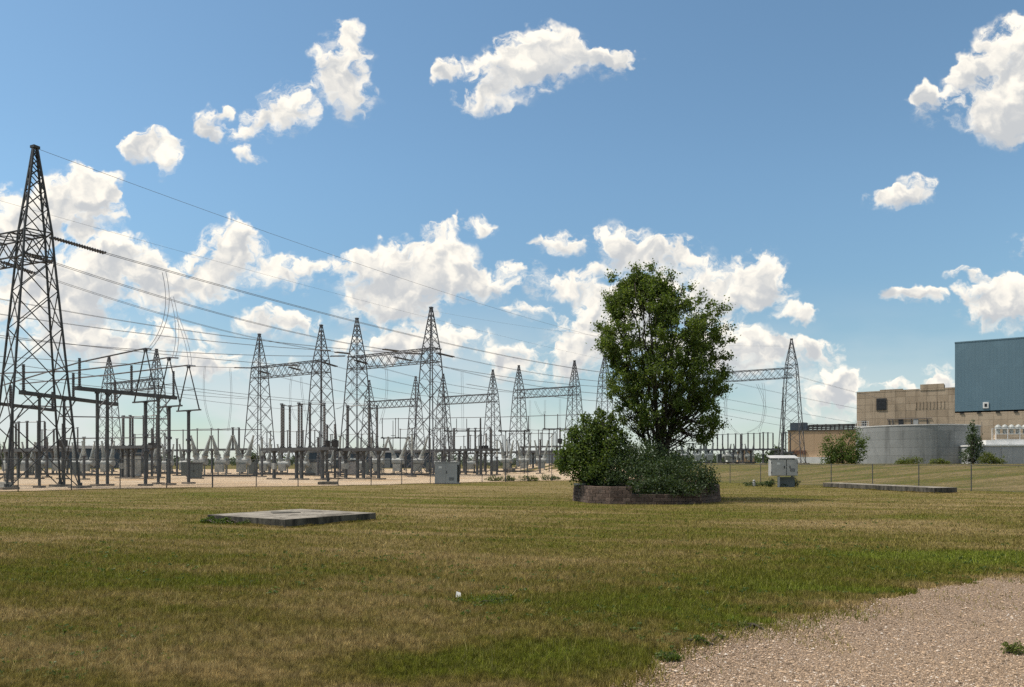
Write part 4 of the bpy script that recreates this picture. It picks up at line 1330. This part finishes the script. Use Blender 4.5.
# post insulators on pedestals, pale and dark, scattered between the switches
def pedestal(px, Y, zb, h, label, mat, r=.13):
    p = GX(px, Y)
    root = empty('pedestal_insulator', p, ANG, label, 'post insulator', 'insulators on pedestals in the yard')
    column(root, 0, 0, zb, .18, 'pedestal', 'steel')
    post_insulator((0, 0, zb), h, root, r, mat, seg=7)
    MB().box((0, 0, zb + h + .05), (.5, .12, .08)).build('clamp', M['pipe'], root)
SPOTS = [(84, 70, 2.3, 1.7), (112, 92, 2.4, 2.2), (121, 98, 2.4, 2.2), (160, 78, 2.3, 1.9), (177, 90, 2.4, 2.1), (262, 84, 2.4, 2.0), (270, 102, 2.5, 2.4), (318, 88, 2.4, 2.2), (340, 84, 2.3, 2.3), (371, 80, 2.3, 2.0), (377, 99, 2.5, 2.6), (412, 84, 2.4, 2.4), (430, 100, 2.5, 2.4), (444, 92, 2.4, 2.2), (497, 96, 2.4, 2.1), (507, 110, 2.5, 2.4), (540, 96, 2.4, 2.0), (552, 118, 2.5, 2.5), (10, 66, 2.2, 1.8), (47, 80, 2.3, 2.0)]
for k, (px, Y, zb, h) in enumerate(SPOTS):
    pedestal(px, Y, zb, h, 'slim steel pedestal topped by a ribbed post insulator among the switch frames', ('porcelain', 'insulator')[k % 3 == 1])
# kiosks and cabinets in the yard
def kiosk(px, Y, w, d, h, label, mat='cabinet_green', rz=0.0):
    p = GX(px, Y)
    root = empty('control_kiosk', p, rz, label, 'cabinet', 'control kiosks in the yard')
    MB().box((0, 0, h / 2 + .1), (w, d, h)).build('body', M[mat], root)
    MB().box((0, 0, .05), (w + .3, d + .3, .2)).build('plinth', M['footing'], root)
    MB().box((0, -.03, h + .14), (w + .12, d + .14, .08)).build('roof', M['steel_mid'], root)
    for s in (-1, 1):
        dd = MB().box((s * w * .245, -d / 2 - .015, h / 2 + .12), (w * .46, .04, h * .9)).build('door', M[mat], root)
        MB().box((s * w * .06, -d / 2 - .05, h * .55), (.03, .05, .16)).build('handle', M['black'], dd)
kiosk(195.5, 74, 1.0, .8, 1.45, 'dark grey green cabinet standing by the last A-shaped support')
kiosk(132, 84, 1.5, 1.0, 2.3, 'tall grey kiosk behind the disconnect switch columns', 'tank')
kiosk(312, 93, 1.2, .9, 1.6, 'pale kiosk under the broad disconnect switch', 'tank')
kiosk(350, 96, 1.3, .9, 1.7, 'pale kiosk under the inner tower of the highest gantry', 'paint_grey')
kiosk(731, 132, 1.6, 1.0, 2.0, 'small white kiosk on the bank crest between the posts', 'white_trim')

def cvt(px, Y, label, zb=3.2, h=1.6):
    p = GX(px, Y)
    root = empty('voltage_transformer', p, 0, label, 'transformer', 'voltage transformers on posts')
    column(root, 0, 0, zb, .2)
    MB().box((0, 0, zb + .32), (.62, .55, .64)).build('tank', M['steel_dark'], root)
    post_insulator((0, 0, zb + .64), h, root, .14, 'insulator')
for px, Y, lb in [(327, 74, 'box topped voltage transformer next to the broad disconnect switch'), (335, 73, 'box topped voltage transformer under the thick dark posts'),
                  (481, 96, 'box topped voltage transformer at the end of the half tall switch'), (486, 95, 'box topped voltage transformer beside the distant tower leg'),
                  (63, 72, 'box topped voltage transformer behind the tallest tower legs'), (152, 82, 'box topped voltage transformer between the A-shaped support columns'),
                  (560, 106, 'box topped voltage transformer close to the planter shrub')]:
    cvt(px, Y, lb)
def pole_mast(px, Y, ztop, label, r=.09):
    p = GX(px, Y)
    root = empty('lightning_mast', p, 0, label, 'mast', 'slim masts in the yard')
    MB().bar((0, 0, 0), (0, 0, ztop - p.z), r, 8, r * .6).build('pole', M['steel_mid'], root)
    MB().box((0, 0, 0), (.6, .6, .3)).build('footing', M['footing'], root)
    MB().bar((-.3, 0, ztop - p.z - 2.2), (.3, 0, ztop - p.z - 2.2), .05, 4).build('arm', M['steel_mid'], root)
pole_mast(783, 111, 13.0, 'dark mast standing against the end tower of the tree gantry', .14)
pole_mast(480.5, 92, 7.2, 'slim dark mast in front of the distant tower with boxes', .16)
pole_mast(393, 108, 7.8, 'slim mast behind the breaker of spread bushings', .07)

# low things on the gravel by the fence
p = GX(-6, 44.5)
root = empty('concrete_barrier', p, R(-8), 'low pale concrete block at the foot of the tallest tower', 'barrier')
MB().add([(-2.2, -.3, 0), (1.15, -.3, 0), (1.15, .3, 0), (-2.2, .3, 0), (-2.2, -.16, .48), (1.02, -.16, .48), (1.02, .16, .48), (-2.2, .16, .48)],
         [(3, 2, 1, 0), (4, 5, 6, 7), (0, 1, 5, 4), (1, 2, 6, 5), (2, 3, 7, 6), (3, 0, 4, 7)]).build('block', M['concrete'], root, bevel=.05)
MB().box((-.5, -.31, .06), (3.0, .05, .08)).build('base_strip', M['concrete_dark'], root)
p = GX(328, 54.5)
root = empty('capped_pipe', p, 0, 'short dark pipe stub on a square concrete base beside the fence', 'pipe stub')
MB().box((0, 0, .08), (1.25, 1.1, .32)).build('base', M['concrete_dark'], root, bevel=.02)
MB().lathe((0, 0, .2), (0, 0, .92), [(0, .1), (.9, .1), (.9, .13), (1, .12)], 10).build('pipe', M['steel_mid'], root)
p = GX(447, 56.5)
root = empty('equipment_enclosure', p, R(-6), 'plain grey metal enclosure with its shaded side coloured dark, standing at the fence', 'cabinet')
MB().box((0, 0, .84), (1.72, .9, 1.6)).build('body', M['paint_grey'], root, bevel=.015)
MB().box((0, 0, 1.66), (1.8, 1.0, .07)).build('roof', M['paint_grey'], root)
MB().box((0, 0, .0), (1.9, 1.05, .14)).build('plinth', M['footing'], root)
for s in (-1, 1):
    MB().box((s * .43, -.462, .84), (.84, .03, 1.5)).build('door', M['paint_grey'], root)
MB().box((.9, -.1, .82), (.12, .5, 1.3)).build('shaded_side', M['black'], root)  # dark panel added for the shade on the right of the box
MB().box((.06, -.49, .9), (.03, .04, .2)).build('handle', M['black'], root)
MB().box((-.42, -.482, 1.28), (.26, .008, .16)).build('label_plate', M['white_trim'], root)
mb = MB()
for k in range(5):
    mb.box((.44, -.484, .3 + k * .05), (.4, .012, .02))
mb.build('vent', M['steel'], root)
# ------------------------------------------------------------------ concrete slabs in the grass
def slab(name, poly, h, label, mat, chip=0.0):
    cx = sum(p[0] for p in poly) / len(poly); cy = sum(p[1] for p in poly) / len(poly)
    root = empty(name, (cx, cy, 0), 0, label, 'concrete slab')
    bm_poly = [(p[0] - cx, p[1] - cy) for p in poly]
    dense = []
    for a, b in zip(bm_poly, bm_poly[1:] + bm_poly[:1]):
        for k in range(14):
            s = k / 14
            j = chip if k else chip * .5
            dense.append((a[0] + (b[0] - a[0]) * s + random.gauss(0, j), a[1] + (b[1] - a[1]) * s + random.gauss(0, j)))
    MB().prism(dense, -.1, h).build('slab', mat, root, bevel=.012)
    return root
def slab_mat():
    m, t, b, out = new_mat('stained_shaded_slab')
    tc = t.n('ShaderNodeTexCoord').outputs['Object']
    x, y, z = t.sep(tc)
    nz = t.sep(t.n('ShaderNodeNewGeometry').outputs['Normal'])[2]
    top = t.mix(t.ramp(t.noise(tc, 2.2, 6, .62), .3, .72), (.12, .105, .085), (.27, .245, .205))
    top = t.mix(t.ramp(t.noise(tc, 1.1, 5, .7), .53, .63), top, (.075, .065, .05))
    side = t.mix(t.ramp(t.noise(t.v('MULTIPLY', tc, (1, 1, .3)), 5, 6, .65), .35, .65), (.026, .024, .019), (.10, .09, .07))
    t.put(b.inputs['Base Color'], t.mix(t.ramp(nz, .4, .8), side, top))  # sides are stained and darkened further, their shade put into the colour
    b.inputs['Roughness'].default_value = .95
    bp = t.n('ShaderNodeBump')
    bp.inputs['Strength'].default_value = .5
    bp.inputs['Distance'].default_value = .02
    t.put(bp.inputs['Height'], t.noise(tc, 18, 7, .7))
    t.put(b.inputs['Normal'], bp.outputs[0])
    return m
M['slab'] = slab_mat()
def top_at(px, py, h):
    Y = (EYE - h) * F_PX / (py - HZ)
    return ((px - 512) / F_PX * Y, Y)
h1 = .21
poly1 = [top_at(285, 519.4, h1), top_at(376, 512.7, h1), top_at(300, 508.8, h1), top_at(207.5, 514.6, h1)]
slab('concrete_slab', poly1, h1, 'square weathered concrete slab with stained, shade-darkened sides alone in the open lawn', M['slab'], .008)
MB().box((-.35, .45, h1 + .012), (.75, .6, .024), .4).build('cover_plate', M['concrete_dark'], bpy.data.objects['concrete_slab'])
h2 = .3
poly2 = [(22.2, 38.9), (23.7, 39.4), (21.9, 49.4), (20.5, 48.8)]
slab('concrete_slab', poly2, h2, 'long low concrete slab edge-on in front of the bank fence', M['slab'], .008)

# longer grass the mower misses along the slab edges
ex, ey = [], []
for poly in (poly1, poly2):
    cx = sum(p[0] for p in poly) / 4; cy = sum(p[1] for p in poly) / 4
    for a, b in zip(poly, poly[1:] + poly[:1]):
        m = int(650 * math.hypot(b[0] - a[0], b[1] - a[1]))
        s_ = RNG.random(m)
        x = a[0] + (b[0] - a[0]) * s_; y = a[1] + (b[1] - a[1]) * s_
        o_ = np.abs(RNG.normal(0, .06, m)) + .015
        nx_, ny_ = b[1] - a[1], -(b[0] - a[0])
        if nx_ * ((a[0] + b[0]) / 2 - cx) + ny_ * ((a[1] + b[1]) / 2 - cy) < 0: nx_, ny_ = -nx_, -ny_
        l_ = math.hypot(nx_, ny_)
        ex.append(x + nx_ / l_ * o_); ey.append(y + ny_ / l_ * o_)
ex = np.concatenate(ex); ey = np.concatenate(ey)
eh = .03 + .075 * vnoise(ex, ey, 2.2, 41) ** 1.5
tag(raw_mesh('edge_grass', blades(ex, ey, eh, .012, .5), 3, M['blade'], RNG.random(len(ex)) * .9), kind='stuff')

# ------------------------------------------------------------------ stone block planter with shrubs and tree
def block_mat():
    m, t, b, out = new_mat('split_face_block')
    r = t.n('ShaderNodeAttribute', attribute_name='rnd').outputs['Fac']
    tc = t.n('ShaderNodeTexCoord').outputs['Object']
    col = t.mix(r, (.060, .040, .031), (.135, .095, .074))
    col = t.mix(t.ramp(t.noise(tc, 5, 5, .65), .45, .7, 0, .6), col, (.05, .042, .036))
    col = t.mix(t.ramp(t.noise(tc, 2.3, 4, .6), .6, .75, 0, .4), col, (.22, .18, .15))
    t.put(b.inputs['Base Color'], col)
    b.inputs['Roughness'].default_value = .95
    bp = t.n('ShaderNodeBump')
    bp.inputs['Strength'].default_value = .9
    bp.inputs['Distance'].default_value = .03
    t.put(bp.inputs['Height'], t.noise(tc, 16, 6, .7))
    t.put(b.inputs['Normal'], bp.outputs[0])
    return m
M['block'] = block_mat()
def gnd(px, Y): return Vector(((px - 512) / F_PX * Y, Y, 0))
ring = [(gnd(572.5, 31.6), 5), (gnd(589, 29.4), 5), (gnd(610, 28.7), 5), (gnd(632, 28.5), 3), (gnd(668, 28.4), 3), (gnd(702, 28.9), 5), (gnd(721, 30.6), 5), (gnd(719, 34.5), 5), (gnd(690, 37.2), 5), (gnd(630, 38.0), 5), (gnd(590, 35.6), 5)]
ctr = sum((p for p, _ in ring), Vector()) / len(ring)
planter = empty('block_planter', (ctr.x, ctr.y, 0), 0, 'low planter of stacked brown blocks around the tree, lower along its middle front', 'planter')
CH = .142
for i, (p, k) in enumerate(ring):
    q = ring[(i + 1) % len(ring)][0]
    d = q - p
    L = d.length
    d.normalize()
    nrm = Vector((d.y, -d.x, 0))
    if nrm.dot(p - ctr) < 0: nrm = -nrm
    mb, rn = MB(), []
    courses = {5: 5, 3: 3}[k]
    for c in range(courses):
        s = -(c % 2) * .15
        while s < L - .02:
            w_ = min(.31, L - s)
            s0 = max(s, 0)
            w0 = s + w_ - s0
            if w0 > .05:
                cpos = p + d * (s0 + w0 / 2) - nrm * (.12 + .012 * c + random.uniform(-.008, .008))
                mb.box((cpos.x, cpos.y, c * CH + CH / 2 - .03), (w0 - .012, .24, CH - .010), math.atan2(d.y, d.x) + random.gauss(0, .012))
                rn += [random.random()] * 8
            s += .31
    # caps
    o = mb.build('wall', M['block'], planter, world=True, bevel=.008)
    a = o.data.attributes.new('rnd', 'FLOAT', 'POINT')
    a.data.foreach_set('value', rn)
cap = MB().box((gnd(580, 30.7).x, 30.75, .73), (.42, .3, .07), .5).build('cap_stone', M['concrete'], planter, world=True)
mb = MB()
inner = [ctr + (p - ctr) * .93 for p, _ in ring]
mb.prism([(p.x, p.y) for p in inner], .0, .33)
mb.build('soil', M['soil'], planter, world=True)

# tree: many ascending stems and a vase shaped crown
TB = gnd(661, 32.6); TB.z = .33
Yt = 32.6
PROF = [(262, 634, 640), (267, 624, 650), (274, 612, 664), (285, 607, 684), (297, 603, 705), (308, 600, 713), (322, 596, 725), (336, 597, 729), (350, 599, 731),
        (364, 601, 732), (378, 605, 731), (392, 608, 729), (406, 614, 727), (420, 622, 724), (432, 630, 716), (444, 638, 706), (454, 644, 698)]
def prof_at(py):
    ys = [p[0] for p in PROF]
    return np.interp(py, ys, [p[1] for p in PROF]), np.interp(py, ys, [p[2] for p in PROF])
tree = empty('broadleaf_tree', TB, 0, 'tall many stemmed leafy tree with vase shaped crown growing from the block planter', 'tree')
def w_of(px, py, dy):
    Y = Yt
    p = PX(px, py, Y)
    return Vector((p.x, Yt + dy, p.z))
stems, samples = [], []
mbt = MB()
NS = 17
for k in range(NS):
    fx_ = (k + .5) / NS
    py_top = random.uniform(276, 330) + 40 * abs(fx_ - .45) ** 1.5
    l, r = prof_at(py_top)
    tgt_px = l + (r - l) * (.06 + .88 * fx_)
    dy = random.uniform(-1, 1) * 1.7 * math.sqrt(max(.1, 1 - (2 * fx_ - 1) ** 2))
    top = w_of(tgt_px, py_top, dy)
    b0_ = TB + Vector((random.uniform(-.28, .3) + (fx_ - .5) * .45, random.uniform(-.25, .25), -.1))
    pts = []
    n = 16
    for i in range(n + 1):
        s = i / n
        out = s ** 1.45
        p = Vector((b0_.x + (top.x - b0_.x) * out, b0_.y + (top.y - b0_.y) * out, b0_.z + (top.z - b0_.z) * s))
        p += Vector((random.gauss(0, .05), random.gauss(0, .05), 0)) * (1 if 0 < i < n else 0)
        pts.append(p)
    r0 = random.uniform(.055, .10)
    mbt.path(pts, [r0 * (1 - .86 * i / n) + .006 for i in range(n + 1)], 6)
    samples += [(p, r0 * (1 - .86 * i / n)) for i, p in enumerate(pts) if i > 3]
# root flare and short main trunk
mbt.path([TB + Vector((0, 0, -.15)), TB + Vector((.02, 0, .35)), TB + Vector((.05, .02, .9)), TB + Vector((.1, 0, 1.5))], [.36, .27, .24, .15], 10)
SP = np.array([tuple(p) for p, _ in samples])
clumps = []
tries = 0
while len(clumps) < 820 and tries < 120000:
    tries += 1
    py = random.uniform(270, 456)
    l, r = prof_at(py - 11)
    l, r = l + 10 + 5 * math.sin(py * .16) + 3 * math.sin(py * .41), r - 12 + 5 * math.sin(py * .13 + 2) + 3.5 * math.sin(py * .37 + 1)
    if r < l + 4: continue
    px = random.uniform(l, r)
    if random.random() < (.0 if py < 392 else (py - 392) / (72 if abs(px - 664) > 26 else 58)):
        continue
    half = (r - l) / 2 * Yt / F_PX
    f = (px - (l + r) / 2) / max(1, (r - l) / 2)
    dmax = .88 * half * math.sqrt(max(0, 1 - f * f))
    dy = random.uniform(-1, 1) * dmax
    rad = math.sqrt(f * f + (dy / max(.1, half * .88)) ** 2)
    inner_keep = .62 + .38 * rad if py < 330 else .45 + .55 * rad
    # airy windows in the crown
    win = sum(math.exp(-((px - a) / w_) ** 2 - ((py - b) / h_) ** 2) for a, b, w_, h_ in [(637, 320, 11, 16), (686, 318, 12, 12), (676, 352, 10, 10), (640, 352, 8, 10), (655, 405, 12, 18), (690, 420, 12, 14), (622, 385, 8, 8), (712, 372, 6, 8)])
    if random.random() > inner_keep * (1 - .92 * min(1, win)):
        continue
    c = w_of(px, py, dy)
    if any((c - q).length < .15 for q in clumps[-160:]):
        continue
    clumps.append(c)
for (px, py) in [(615, 279), (634, 273), (648, 275), (666, 281), (687, 294), (699, 302), (710, 315), (720, 330), (706, 306), (714, 318), (716, 312), (604, 326), (603, 342), (608, 356), (724, 344), (725, 358), (722, 376), (718, 396), (612, 396), (620, 410), (628, 424), (713, 412), (704, 428), (659, 277), (610, 298)]:
    for q in range(2):
        clumps.append(w_of(px + random.uniform(-3, 3), py + random.uniform(-2, 4), random.uniform(-.7, .7)))
leafc = []
for c in clumps:
    ca = np.array(c)
    dz = ca[2] - SP[:, 2]
    dh = np.hypot(SP[:, 0] - ca[0], SP[:, 1] - ca[1])
    cost = np.hypot(dh, dz) + np.where(dz < .75 * dh, 3.0, 0)
    j = int(np.argmin(cost))
    a, ra = Vector(SP[j]), samples[j][1]
    mid = a.lerp(c, .5) + Vector((random.gauss(0, .05), random.gauss(0, .05), -.06 * (c - a).length))
    rb = min(.026, max(.007, ra * .5))
    mbt.path([a, mid, c], [rb, rb * .7, .004], 4)
    # sprays: a few twigs each with leaves along them
    outd = (c - Vector((TB.x, TB.y, c.z - 2.2))).normalized()
    for t in range(5):
        d = (outd * .7 + Vector((random.gauss(0, .6), random.gauss(0, .6), random.gauss(.25, .45)))).normalized()
        Lt = random.uniform(.22, .5)
        m = 16
        s = RNG.random(m)[:, None]
        leafc.append(ca + np.array(d) * s * Lt + RNG.normal(size=(m, 3)) * (.055 + .05 * s))
        if t < 2:
            mbt.bar(c, c + d * Lt, .005, 3, .002)
leafc = np.concatenate(leafc)
mbt.build('trunk', M['bark'], tree, world=True, smooth=True)
crown_mesh('crown', leafc, .105, M['leaf'], tree, up=.1)

# shrubs in the planter
def sp(px, py, Y, rx, ry, rz):
    """lobe seen at a pixel, radii in pixels"""
    k = Y / F_PX
    return (PX(px, py, Y), rx * k, ry, rz * k)
shrub('leafy_shrub', 'light green leafy shrub spilling over the end of the planter away from the buildings', 'shrub',
      [sp(592, 432, 31.6, 15, .7, 16), sp(606, 428, 32.0, 15, .7, 14), sp(580, 448, 31.4, 18, .9, 15), sp(604, 452, 31.4, 20, 1.0, 18), sp(572, 462, 31.0, 15, .7, 11), sp(590, 470, 30.8, 22, .9, 12), (PX(566, 466, 31.2), .5, .4, .3), sp(612, 417, 31.8, 5, .3, 6), sp(586, 420, 31.5, 6, .3, 6), sp(563, 453, 31.0, 8, .4, 6), sp(620, 440, 31.6, 9, .5, 10), sp(574, 434, 31.4, 7, .4, 7), sp(601, 412, 31.8, 4, .3, 5)],
      M['leaf_shrub'], .115, 13500, base=Vector((gnd(596, 31.6).x, 31.6, .3)), stems=14, ragged=.75)
shrub('leafy_shrub', 'dark green shrub wrapped around the foot of the tree', 'shrub',
      [sp(622, 455, 31.4, 17, .8, 15), sp(645, 458, 31.2, 22, .9, 18), sp(668, 464, 31.4, 20, .8, 12), sp(636, 472, 30.4, 24, .8, 14), sp(655, 472, 30.0, 18, .7, 15), sp(682, 464, 31.0, 18, .7, 11), sp(615, 470, 30.6, 14, .6, 13)],
      M['leaf_dark'], .09, 13000, base=Vector((gnd(645, 31.4).x, 31.4, .3)), stems=8)
shrub('spreading_juniper', 'blue grey spreading shrub draped over the low front of the planter', 'shrub',
      [sp(668, 474, 29.8, 24, .9, 13), sp(690, 477, 29.7, 24, .9, 15), sp(660, 486, 28.9, 24, .6, 10), sp(684, 490, 28.7, 26, .5, 8), sp(706, 481, 29.7, 12, .6, 14), (PX(640, 487, 28.8), .55, .4, .34)],
      M['leaf_grey'], .085, 9500, base=Vector((gnd(672, 29.8).x, 29.8, .3)), stems=10, up=.5)
shrub('leafy_shrub', 'low dark bush in the planter corner below the light green shrub', 'shrub',
      [sp(590, 478, 30.9, 16, .6, 7), sp(612, 480, 30.4, 18, .6, 8)], M['leaf_dark'], .07, 4200, base=Vector((gnd(600, 30.6).x, 30.6, .3)), stems=5)

# ------------------------------------------------------------------ white switch cabinet on posts
p = gnd(782.5, 49.3)
root = empty('switch_cabinet', p, R(-3), 'white two door metal cabinet raised on posts in front of the fence', 'electrical cabinet')
MB().box((0, 0, 1.3), (1.66, .7, 1.1)).build('body', M['paint_white'], root, bevel=.012)
MB().add([(-.93, -.46, 1.89), (.93, -.46, 1.89), (.93, .46, 2.06), (-.93, .46, 2.06), (-.93, -.46, 1.93), (.93, -.46, 1.93), (.93, .46, 2.12), (-.93, .46, 2.12)],
         [(3, 2, 1, 0), (4, 5, 6, 7), (0, 1, 5, 4), (1, 2, 6, 5), (2, 3, 7, 6), (3, 0, 4, 7)]).build('roof', M['paint_white'], root)
for (x0, x1) in ((-.87, .12), (.16, .87)):
    dd = MB().box(((x0 + x1) / 2, -.392, 1.3), (x1 - x0, .03, 1.06)).build('door', M['paint_white'], root, bevel=.008)
    MB().box((x0 + .2 if x0 > 0 else x1 - .12, -.42, 1.33), (.05, .05, .15)).build('handle', M['black'], dd)
MB().box((.14, -.38, 1.3), (.035, .012, 1.1)).build('door_seam', M['black'], root)
for k, z in enumerate((.98, 1.62)):
    for x in (-.84, .84):
        MB().box((x, -.41, z), (.05, .03, .1)).build('hinge', M['steel'], root)
mb = MB()
for k in range(5):
    mb.box((.52, -.412, 1.05 + k * .045), (.32, .012, .018))
mb.build('vent', M['steel'], root)
MB().box((-.38, -.411, 1.56), (.22, .008, .14)).build('label_plate', M['white_trim'], root)
for x, y in ((-.33, -.25), (.72, .3)):
    MB().box((x, y, .36), (.12, .12, .76)).build('leg', M['paint_white'], root)
MB().box((.3, .18, .3), (.95, .5, .72)).build('pedestal', M['cabinet_green'], root)
shrub('weed_clump', 'dark weeds crowding the pedestal under the white cabinet', 'weeds', [(p + Vector((-.75, .3, .22)), .35, .3, .28), (p + Vector((.85, .25, .26)), .38, .3, .32), (p + Vector((.1, .1, .12)), .4, .25, .18)], M['leaf_dark'], .07, 2600, stems=4)
p = gnd(754, 51.0)
root = empty('marker_post', p, 0, 'stubby white concrete marker post in the grass near the white cabinet', 'marker post')
MB().lathe((0, 0, -.05), (0, 0, .44), [(0, .09), (.9, .085), (1, .05)], 10).build('post', M['paint_white'], root)
MB().lathe((0, 0, .33), (0, 0, .37), [(0, .09), (1, .09)], 10).build('band', M['steel_mid'], root)
shrub('weed_clump', 'dark low weeds around the stubby marker post', 'weeds', [(p + Vector((-.35, .1, .14)), .4, .3, .2), (p + Vector((.6, .2, .12)), .7, .3, .16)], M['leaf_dark'], .06, 1300, stems=3)

# bushes along the bank crest
def bush(pxs, Y, label, mat, leaf, n, cat='bush', name='bush'):
    lobes = [(PX(px, py, Y + random.uniform(-.6, .6)), rx * Y / F_PX, ry, rz * Y / F_PX) for (px, py, rx, ry, rz) in pxs]
    return shrub(name, label, cat, lobes, mat, leaf, n, stems=8)
bush([(830, 450, 9, 1.4, 14), (843, 446, 9, 1.6, 16), (857, 445, 9, 1.5, 17), (836, 458, 13, 1.6, 8), (852, 457, 13, 1.6, 9)], 108, 'dense dark green bush between the buff hall and the round tank', M['leaf_shrub'], .26, 5200)
bush([(905, 462, 8, .9, 4.5), (914, 461, 8, .9, 4.5), (899, 463.5, 6, .8, 3)], 112, 'low light green bush at the foot of the round tank', M['leaf_light'], .2, 1500)
bush([(936, 462, 7, .8, 3.5), (945, 462.5, 6, .8, 3)], 111, 'smaller yellowish weeds beside the low light green bush', M['leaf_light'], .2, 900)
bush([(973, 440, 5, .9, 17), (977, 450, 7, 1.0, 13), (968, 458, 7, .9, 8), (972, 428, 3, .5, 8)], 112, 'tall narrow dark bush growing up the edge of the round tank', M['leaf_dark'], .24, 2600, name='tall_bush')
bush([(988, 459, 9, .9, 6), (999, 461, 6, .8, 4)], 111, 'light green bush below the pale service building wall', M['leaf_light'], .22, 1500)
bush([(777, 453, 6, 2, 7), (770, 456, 5, 2, 5), (786, 456, 5, 2, 5)], 165, 'pale green distant tree beside the gabled shed', M['leaf_far'], .45, 1600, 'tree', 'distant_tree')
bush([(4, 458, 12, 3, 10), (22, 460, 12, 3, 8), (-14, 457, 12, 3, 10)], 200, 'green trees far behind the tallest tower foot', M['leaf_far'], .5, 3600, 'trees', 'distant_tree')
bush([(252, 459, 5, 2, 8), (262, 461, 5, 2, 6)], 190, 'green far tree seen under the broad disconnect switch', M['leaf_far'], .5, 1400, 'tree', 'distant_tree')
# weeds at the fence foot
for (px, py, w_, lb) in [(492, 478.5, .9, 'weeds at the fence foot halfway between the grey enclosure and the planter'), (508, 478, .6, 'small weed tuft at the fence foot'), (527, 477.5, 1.1, 'wide weeds at the fence foot nearer the planter'), (548, 477, 1.2, 'tall grass at the fence foot beside the planter shrub')]:
    c = gnd(px, 65.0 if px < 540 else 68.5)
    shrub('weed_clump', lb, 'weeds', [(c + Vector((0, 0, .2)), w_ * .9, .3, .32), (c + Vector((w_ * .6, 0, .14)), w_ * .6, .3, .24)], M['leaf_light'] if px < 540 else M['leaf_shrub'], .1, 900, stems=3)
# weeds by the slab and a few along the path edge
c = Vector((poly1[3][0] + .1, poly1[3][1] - .15, 0))
shrub('weed_clump', 'long grass overgrowing the corner of the square slab', 'weeds', [(c + Vector((.1, -.05, .07)), .22, .14, .1), (c + Vector((.6, -.42, .05)), .35, .12, .09), (c + Vector((1.2, -.8, .04)), .3, .1, .07), (c + Vector((-.1, .1, .04)), .2, .15, .08)], M['leaf_shrub'], .05, 2200, stems=3, up=1.2)
for (px, py, w_, hh, lb) in [(697, 646, .10, .075, 'dark clover clump on the gravel path rim'), (668, 662, .12, .08, 'dark clover clump where the lawn meets the gravel, closest to the viewer'), (722, 640, .07, .05, 'small weed sprouting inside the gravel near the rim'),
                         (745, 628, .16, .05, 'flat bright weed mat on the gravel rim'), (1015, 655, .12, .1, 'bright weeds in the gravel at the edge of view'), (486, 604, .28, .07, 'dark clover patch out in the open lawn')]:
    c = gnd(*([px, EYE * F_PX / (py - HZ)]))
    shrub('weed_clump', lb, 'weeds', [(c + Vector((0, 0, hh * .45)), w_, w_ * .7, hh * .6), (c + Vector((w_ * .6, .03, hh * .3)), w_ * .7, w_ * .5, hh * .45)], M['leaf_shrub'] if 'dark' in lb else M['leaf_light'], .024, 620 if 'dark' in lb else (420 if 'bright' in lb else 130), stems=2, up=.8)
c = gnd(458, EYE * F_PX / (599 - HZ))
MBp = MB().add([(-.03, 0, .02), (.035, -.01, .015), (.03, .02, .07), (-.02, .03, .085), (0, .05, .02)], [(0, 1, 2, 3), (1, 4, 2), (2, 4, 3), (0, 3, 4), (0, 4, 1)])
lt = MBp.build('paper_scrap', M['white_trim'])
lt.location = c
tag(lt, 'tiny crumpled white paper scrap lying in the lawn', 'litter')
